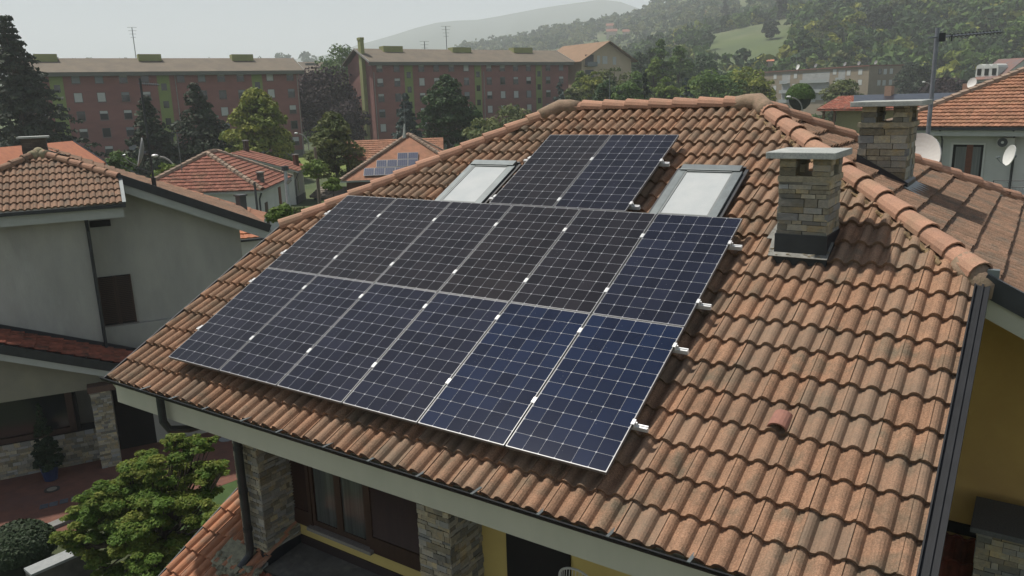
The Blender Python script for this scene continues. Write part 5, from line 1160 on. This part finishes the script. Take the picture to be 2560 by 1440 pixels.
# left and centre
T(12, 48, 165, 92, 'cedar', 'cedar', 'huge dark cedar with drooping tiers at the left edge', n=26000, leaf=.27, k=330, cbf=.06, name='cedar_tree')
T(362, 240, 86, 96, 'cone', 'dark', 'dark conifer behind the mast of the grey villa, the smaller of two', n=12000, leaf=.27, k=190, cbf=.02, name='conifer_tree')
T(484, 206, 98, 100, 'cone', 'dark', 'tall dark conifer in front of the left brick block, the larger of two', n=15000, leaf=.27, k=220, cbf=.02, name='conifer_tree')
T(637, 238, 78, 98, 'tall', 'yellow', 'yellow-green lime tree in front of the left brick block', n=15000, leaf=.25, k=150, cbf=.05, name='lime_tree')
T(812, 182, 84, 165, 'round', 'purple', 'large dark purple beech between the two brick blocks', n=15000, leaf=.36, k=150, cbf=.0, name='copper_beech')
T(868, 262, 46, 150, 'round', 'purple', 'smaller dark purple tree beside the green chimney shaft', n=4500, leaf=.32, k=70, cbf=.0, name='copper_beech')
T(848, 128, 62, 215, 'round', 'green', 'large green tree behind the purple beech', n=6000, leaf=.42, k=90, cbf=.1)
T(842, 196, 48, 190, 'tall', 'lime', 'bright lime tree between the purple beech and the middle block', n=4000, leaf=.4, k=60)
T(830, 295, 62, 78, 'tall', 'olive', 'small olive-green tree on the lawn beside the wooden pole', n=9000, leaf=.17, k=120, cbf=.16)
T(1012, 230, 50, 112, 'cone', 'blue', 'blue-grey spruce in front of the middle brick block', n=11000, leaf=.24, k=190, cbf=.0, name='spruce_tree')
T(1114, 204, 68, 108, 'tall', 'deep', 'full dark green tree in front of the middle brick block', n=11000, leaf=.25, k=120, cbf=.06)
T(1212, 300, 55, 100, 'round', 'olive', 'low bushy tree right of the full dark green tree', n=3200, leaf=.26, k=50, cbf=.0)
T(1285, 268, 62, 128, 'round', 'olive', 'wide loose bush at the foot of the middle brick block', n=3200, leaf=.3, k=50, cbf=.0)
T(918, 362, 20, 84, 'round', 'deep', 'small palm-like tree beside the red hip roof', n=1200, leaf=.2, k=22)
for i, (x, yt, hw, t, kd, pl, lb) in enumerate((
 (1398, 205, 38, 140, 'cone', 'blue', 'blue spruce just beyond the ridge, at the right end of the middle block'),
 (1436, 214, 30, 150, 'round', 'olive', 'small brownish tree beside the blue spruce'),
 (1478, 180, 34, 158, 'round', 'yellow', 'yellow-green tree in front of the tan house'),
 (1532, 160, 48, 170, 'round', 'olive', 'broad tree below the tan gable'),
 (1510, 205, 36, 128, 'round', 'deep', 'dark low tree beyond the left part of the ridge'),
 (1572, 205, 40, 125, 'round', 'green', 'low green tree beyond the middle of the ridge'),
 (1612, 180, 32, 130, 'cone', 'dark', 'dark pointed spruce beyond the ridge, left of the pair'),
 (1652, 112, 40, 200, 'tall', 'green', 'tall green tree rising above the spruces'),
 (1698, 128, 48, 205, 'tall', 'green', 'broad green tree right of the tall one'),
 (1716, 184, 34, 132, 'cone', 'blue', 'bluish spruce beyond the ridge, right of the pair'),
 (1668, 195, 34, 138, 'round', 'lime', 'light green bushy tree between the two spruces'),
 (1790, 172, 60, 150, 'round', 'green', 'wide green tree above the ridge'),
 (1862, 168, 58, 155, 'round', 'yellow', 'yellowish willow beside the beige flats'),
 (1750, 140, 46, 230, 'round', 'deep', 'dark tree at the foot of the meadow'),
 (1600, 132, 34, 240, 'column', 'deep', 'tall poplar behind the tan house, left'),
 (1626, 122, 26, 250, 'column', 'deep', 'tall poplar behind the tan house, right'),
 (1548, 210, 30, 145, 'round', 'deep', 'small dark tree in the middle of the belt'),
 (1452, 186, 30, 165, 'tall', 'lime', 'light green tree left of the tan house windows'), (1503, 172, 34, 175, 'round', 'yellow', 'second yellow-green tree in front of the tan house'), (1592, 186, 36, 150, 'round', 'green', 'green tree behind the dark pointed spruce'), (1638, 152, 34, 170, 'tall', 'lime', 'light green tall tree between poplars and spruces'), (1742, 182, 40, 160, 'round', 'lime', 'light green tree right of the bluish spruce'), (1826, 176, 40, 168, 'round', 'green', 'green tree left of the yellowish willow'), (1905, 196, 34, 150, 'round', 'yellow', 'small yellowish tree touching the beige flats'),
 (2115, 203, 50, 150, 'round', 'olive', 'leafy tree in front of the white balconies'),
 (2290, 163, 44, 215, 'round', 'dark', 'dark umbrella-shaped tree right of the beige flats'),
 (2375, 190, 52, 175, 'round', 'purple', 'dark reddish shrub tree left of the white dormer house'),
 (2330, 262, 60, 95, 'round', 'olive', 'hedge-like shrub behind the right stone chimney'),
 (2420, 215, 26, 190, 'cone', 'lime', 'small pale pointed tree beside the white dormer house'))):
    T(x, yt, hw, t, kd, pl, lb, n=5200, leaf=.0021*t, k=70, cbf=.05)
# clipped round tree
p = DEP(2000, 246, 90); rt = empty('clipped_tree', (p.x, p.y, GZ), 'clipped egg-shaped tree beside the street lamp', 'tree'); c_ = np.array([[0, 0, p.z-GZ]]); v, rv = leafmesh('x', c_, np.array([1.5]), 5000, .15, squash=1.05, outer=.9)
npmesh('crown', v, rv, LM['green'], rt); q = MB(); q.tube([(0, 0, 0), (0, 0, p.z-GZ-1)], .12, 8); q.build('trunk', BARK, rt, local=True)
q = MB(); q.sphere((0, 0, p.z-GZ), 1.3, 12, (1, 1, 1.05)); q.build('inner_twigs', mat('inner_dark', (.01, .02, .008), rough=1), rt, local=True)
# hill: single trees
def HT(px, r, H, R_, kind, pal, label, n=900, k=26, group=None):
    p = hp(px, r); return make_tree((p.x, p.y, p.z-.5), H, R_, kind, pal, n, .0022*r, label, k=k, group=group, cb=H*.1)
HT(1918, 455, 11, 4.6, 'round', 'dark', 'lone dark tree standing in the sloping meadow', 2200)
HT(1938, 545, 17, 1.6, 'column', 'dark', 'thin dark cypress at the top of the meadow, left of two', 1200)
HT(1950, 550, 13, 1.5, 'column', 'dark', 'thin dark cypress at the top of the meadow, right of two', 1000)
HT(1806, 700, 26, 6, 'cone', 'dark', 'tall dark conifer beside the pink farmhouse on the hill', 2000)
HT(1828, 705, 17, 5, 'cone', 'dark', 'lower dark conifer beside the pink farmhouse on the hill', 1500)
pals = ['deep', 'green', 'deep', 'olive', 'dark', 'green', 'deep', 'yellow']
protos = []
for i in range(10):
    H = 1.0; t = make_tree((0, 0, 0), 12, 5.2, 'round' if i % 3 else 'tall', pals[i % 8], 1500, .62, 'x', cb=1.5, k=34); protos.append([t, False])
rg = random.Random(21); cnt = 0
WORDS = ['upper', 'middle', 'lower']
for i in range(48):
    x = rg.uniform(1985, 2620); r = rg.choice([rg.uniform(300, 400), rg.uniform(340, 560)]); p = hp(x, r)
    pr = protos[i % 10]
    if not pr[1]: t = pr[0]; pr[1] = True
    else: t = copy_tree(pr[0])
    s = rg.uniform(.75, 1.35); t.location = (p.x, p.y, p.z-1); t.scale = (s*rg.uniform(.85, 1.15), s, s*rg.uniform(.8, 1.3)); t.rotation_euler = (0, 0, rg.uniform(0, 6.28))
    tag(t, ['dark green rounded', 'mid green rounded', 'deep green rounded', 'tall olive', 'almost black rounded', 'fresh green rounded', 'tall deep green', 'yellowish rounded', 'bottle green rounded', 'tall fresh green'][i % 10]+' tree in the wood on the right-hand slope', 'tree', 'trees of the wood on the right slope')
# far woods: too many to count
def forest(name, pts, label, pal, leafn=70, seed=1):
    V_ = []; R_ = []
    for (p, H, Rr_, ) in pts:
        k = 7; cen, rad = blobs('round' if rn.random() < .75 else 'tall', H, Rr_, H*.12, k); rad = rad*1.45; v, rv = leafmesh('', cen, rad, leafn, Rr_*.30, up=.1); V_.append(v+np.array([p.x, p.y, p.z-1])); b = rn.random(); R_.append(rv*.35+b*.65)
    o = npmesh(name, np.concatenate(V_), np.concatenate(R_), LM[pal], None, kind='stuff'); tag(o, label, 'woodland'); return o
rg = random.Random(5)
def meadow(x, r): return (1770 < x < 1965 and 345 < r < 545) or (1690 < x < 1770 and 300 < r < 420 and False)
A1, A2, A3, A4, A5, A6 = [], [], [], [], [], []
for i in range(1500):
    x = rg.uniform(1480, 2750); r = rg.uniform(290 if x > 1820 else 245, 600)
    if meadow(x, r): continue
    if r > 480 and 1640 < x < 1800 and rg.random() < .5: continue
    p = hp(x, r); H = rg.uniform(6, 13); q_ = rg.random(); (A1 if q_ < .52 else (A2 if q_ < .88 else A6)).append((p, H, H*.42))
for i in range(2600):
    x = rg.uniform(1080, 2700); r = rg.uniform(600, 1180)
    if 1640 < x < 1760 and 600 < r < 720 and rg.random() < .8: continue
    if 1490 < x < 1600 and 840 < r < 900: continue
    p = hp(x, r); H = rg.uniform(8, 15); (A3 if rg.random() < .55 else A4).append((p, H, H*.5))
for i in range(420): x = rg.uniform(-300, 1080); r = rg.uniform(1040, 1170); p = hp(x, r); H = rg.uniform(9, 24); A5.append((p, H, H*.42))
forest('wood', A1, 'dark mixed woodland covering the near slope', 'deep', 90); forest('wood', A6, 'yellowish green crowns scattered through the near slope wood', 'yellow', 90); forest('wood', A2, 'lighter green woodland patches on the near slope', 'green', 90)
forest('far_wood', A3, 'hazy woodland on the farther hill', 'deep', 60); forest('far_wood', A4, 'hazy paler trees on the farther hill', 'olive', 60); forest('far_wood', A5, 'hazy tree line on the low ridge behind the brick blocks', 'deep', 60)
# undergrowth in the valley
B_ = []
for i in range(1500):
    x = rg.uniform(-100, 2650); t = rg.uniform(64, 225); y = 400; p = DEP(x, 300, t)
    if 110 < t < 190 and x < 1330: continue
    if x < 760 and t < 100: continue
    if 720 < x < 930 and t < 125: continue
    if 760 < x < 1330 and t < 100: continue
    if x > 1960 and t < 100: continue
    H = rg.uniform(1.2, 4.0) if x < 1380 else (rg.uniform(3, 7) if x < 1850 else rg.uniform(1.5, 3.5)); B_.append((V((p.x, p.y, GZ+.6)), H, H*.6))
forest('shrubbery', B_, 'shrubs and hedges filling the valley between the buildings', 'green', 110)
def bush(px, py, t, r, pal, label, n=2500, leaf=.08, sq=.8, name='bush'):
    p = DEP(px, py, t); o = empty(name, (p.x, p.y, p.z-r*sq), label, 'bush'); k = 22; cen = unit(k)*r*.75*rn.random((k, 1))**.5; cen[:, 2] = cen[:, 2]*sq+r*sq; v, rv = leafmesh('', cen, r*rn.uniform(.25, .5, k), n, leaf, outer=.3); npmesh('foliage', v, rv, LM[pal], o)
    q = MB(); q.tube([(0, 0, -.6), (0, 0, r)], .04, 6); q.build('stem', BARK, o, local=True)
bush(700, 540, 41, .75, 'lime', 'light green bush behind the end of the grey villa roof', 3000, .09)
bush(832, 462, 62, .75, 'lime', 'bright green bush beside the low garden shed', 2500, .13)
bush(745, 535, 48, .7, 'olive', 'low green bush at the foot of the galvanised pole', 2000, .1)
bush(420, 432, 60, 1.1, 'lime', 'bright shrub behind the curved street lamp', 2200, .13)
bush(300, 415, 66, 1.5, 'green', 'round green shrub behind the grey villa roof', 2200, .14)
bush(790, 425, 70, 1.3, 'lime', 'light shrub at the foot of the wooden pole', 2200, .15)
sheet('lawn', [ATZ(690, 445, GZ), ATZ(915, 445, GZ), ATZ(905, 392, GZ), ATZ(745, 392, GZ)], .05, mat('sunny_lawn', (.16, .20, .03), (.12, .17, .03), scale=.4, rough=1))
# ---- garden near the villas
pm = DEP(372, 1262, 17.6); zg = -7.3
mp_ = empty('maple_tree', (pm.x+.1, pm.y, zg), 'light green japanese maple in the garden below the eaves', 'tree')
cen = []; rad = []
rgm = np.random.default_rng(3); M0 = V((pm.x+.1, pm.y, zg))
pts_m = [(250, 1250, .42), (215, 1345, .36), (170, 1335, .28), (330, 1190, .40), (400, 1170, .42), (470, 1120, .30), (430, 1110, .24), (520, 1115, .22), (455, 1190, .40), (520, 1180, .32), (380, 1230, .45), (300, 1270, .45), (250, 1310, .4), (340, 1310, .45), (420, 1270, .48), (500, 1230, .40), (540, 1175, .22), (460, 1310, .42), (400, 1350, .45), (520, 1290, .34), (330, 1370, .45), (250, 1385, .36), (290, 1415, .36), (440, 1400, .4), (205, 1290, .32), (360, 1150, .26), (300, 1225, .35), (500, 1340, .3), (380, 1420, .4), (160, 1345, .16), (555, 1165, .14), (485, 1100, .16)]
for x, y, r in pts_m:
    d0 = rgm.uniform(-.55, .75); p = DEP(x, y, 17.6+d0+(y-1262)*-.0045)-M0
    for j in range(16):
        d = rgm.normal(size=3); d /= np.linalg.norm(d); d *= r*rgm.random()**.4*1.15; cen.append((p.x+d[0], p.y+d[1], p.z+d[2]*.75)); rad.append(r*rgm.uniform(.25, .55))
cen = np.array(cen); rad = np.array(rad)
v, rv = leafmesh('', cen, rad, 105000, .036, squash=.6, outer=.1, up=.7); npmesh('crown', v, rv, LM['maple'], mp_)
q = MB(); q.tube([(0, 0, -.2), (.05, .02, .5), (.1, 0, 1.0)], [.12, .09, .07], 8)
for i in range(0, len(cen), 4): c = cen[i]; q.tube([(.06, .0, .55), (c[0]*.45, c[1]*.45, .55+c[2]*.35), (c[0]*.8, c[1]*.8, c[2]*.8), tuple(c)], [.035, .026, .015, .006], 5)
q.build('trunk', BARK, mp_, local=True)
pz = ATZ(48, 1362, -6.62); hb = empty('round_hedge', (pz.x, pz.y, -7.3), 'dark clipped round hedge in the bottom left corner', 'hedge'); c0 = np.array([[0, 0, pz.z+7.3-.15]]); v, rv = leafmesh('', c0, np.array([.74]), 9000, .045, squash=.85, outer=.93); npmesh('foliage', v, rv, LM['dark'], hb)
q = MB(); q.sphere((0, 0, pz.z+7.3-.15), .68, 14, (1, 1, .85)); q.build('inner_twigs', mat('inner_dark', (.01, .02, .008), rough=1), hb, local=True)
cen, rad = blobs('cone', 2.4, .42, .5, 160); v, rv = leafmesh('', cen, rad, 12000, .035); npmesh('foliage', v, rv, LM['dark'], pt)
q = MB(); q.tube([(0, 0, .3), (0, 0, 2.2)], .03, 6); q.build('stem', BARK, pt, local=True)

# ---------------------------------------------------------------- haze
hz = MB(); hz.bx(-7000, 7000, -7000, 7000, -12, 640); ho_ = hz.build('haze', BARK, kind='stuff')
hm = bpy.data.materials.new('haze_air'); hm.use_nodes = True; nn = hm.node_tree.nodes; nn.remove(nn['Principled BSDF']); pv = nn.new('ShaderNodeVolumePrincipled')
pv.inputs['Color'].default_value = (.915, .955, 1, 1); pv.inputs['Density'].default_value = 4.0e-4; pv.inputs['Anisotropy'].default_value = .0
hm.node_tree.links.new(pv.outputs[0], nn['Material Output'].inputs['Volume']); ho_.data.materials[0] = hm; tag(ho_, 'pale summer haze lying over the valley', 'haze')
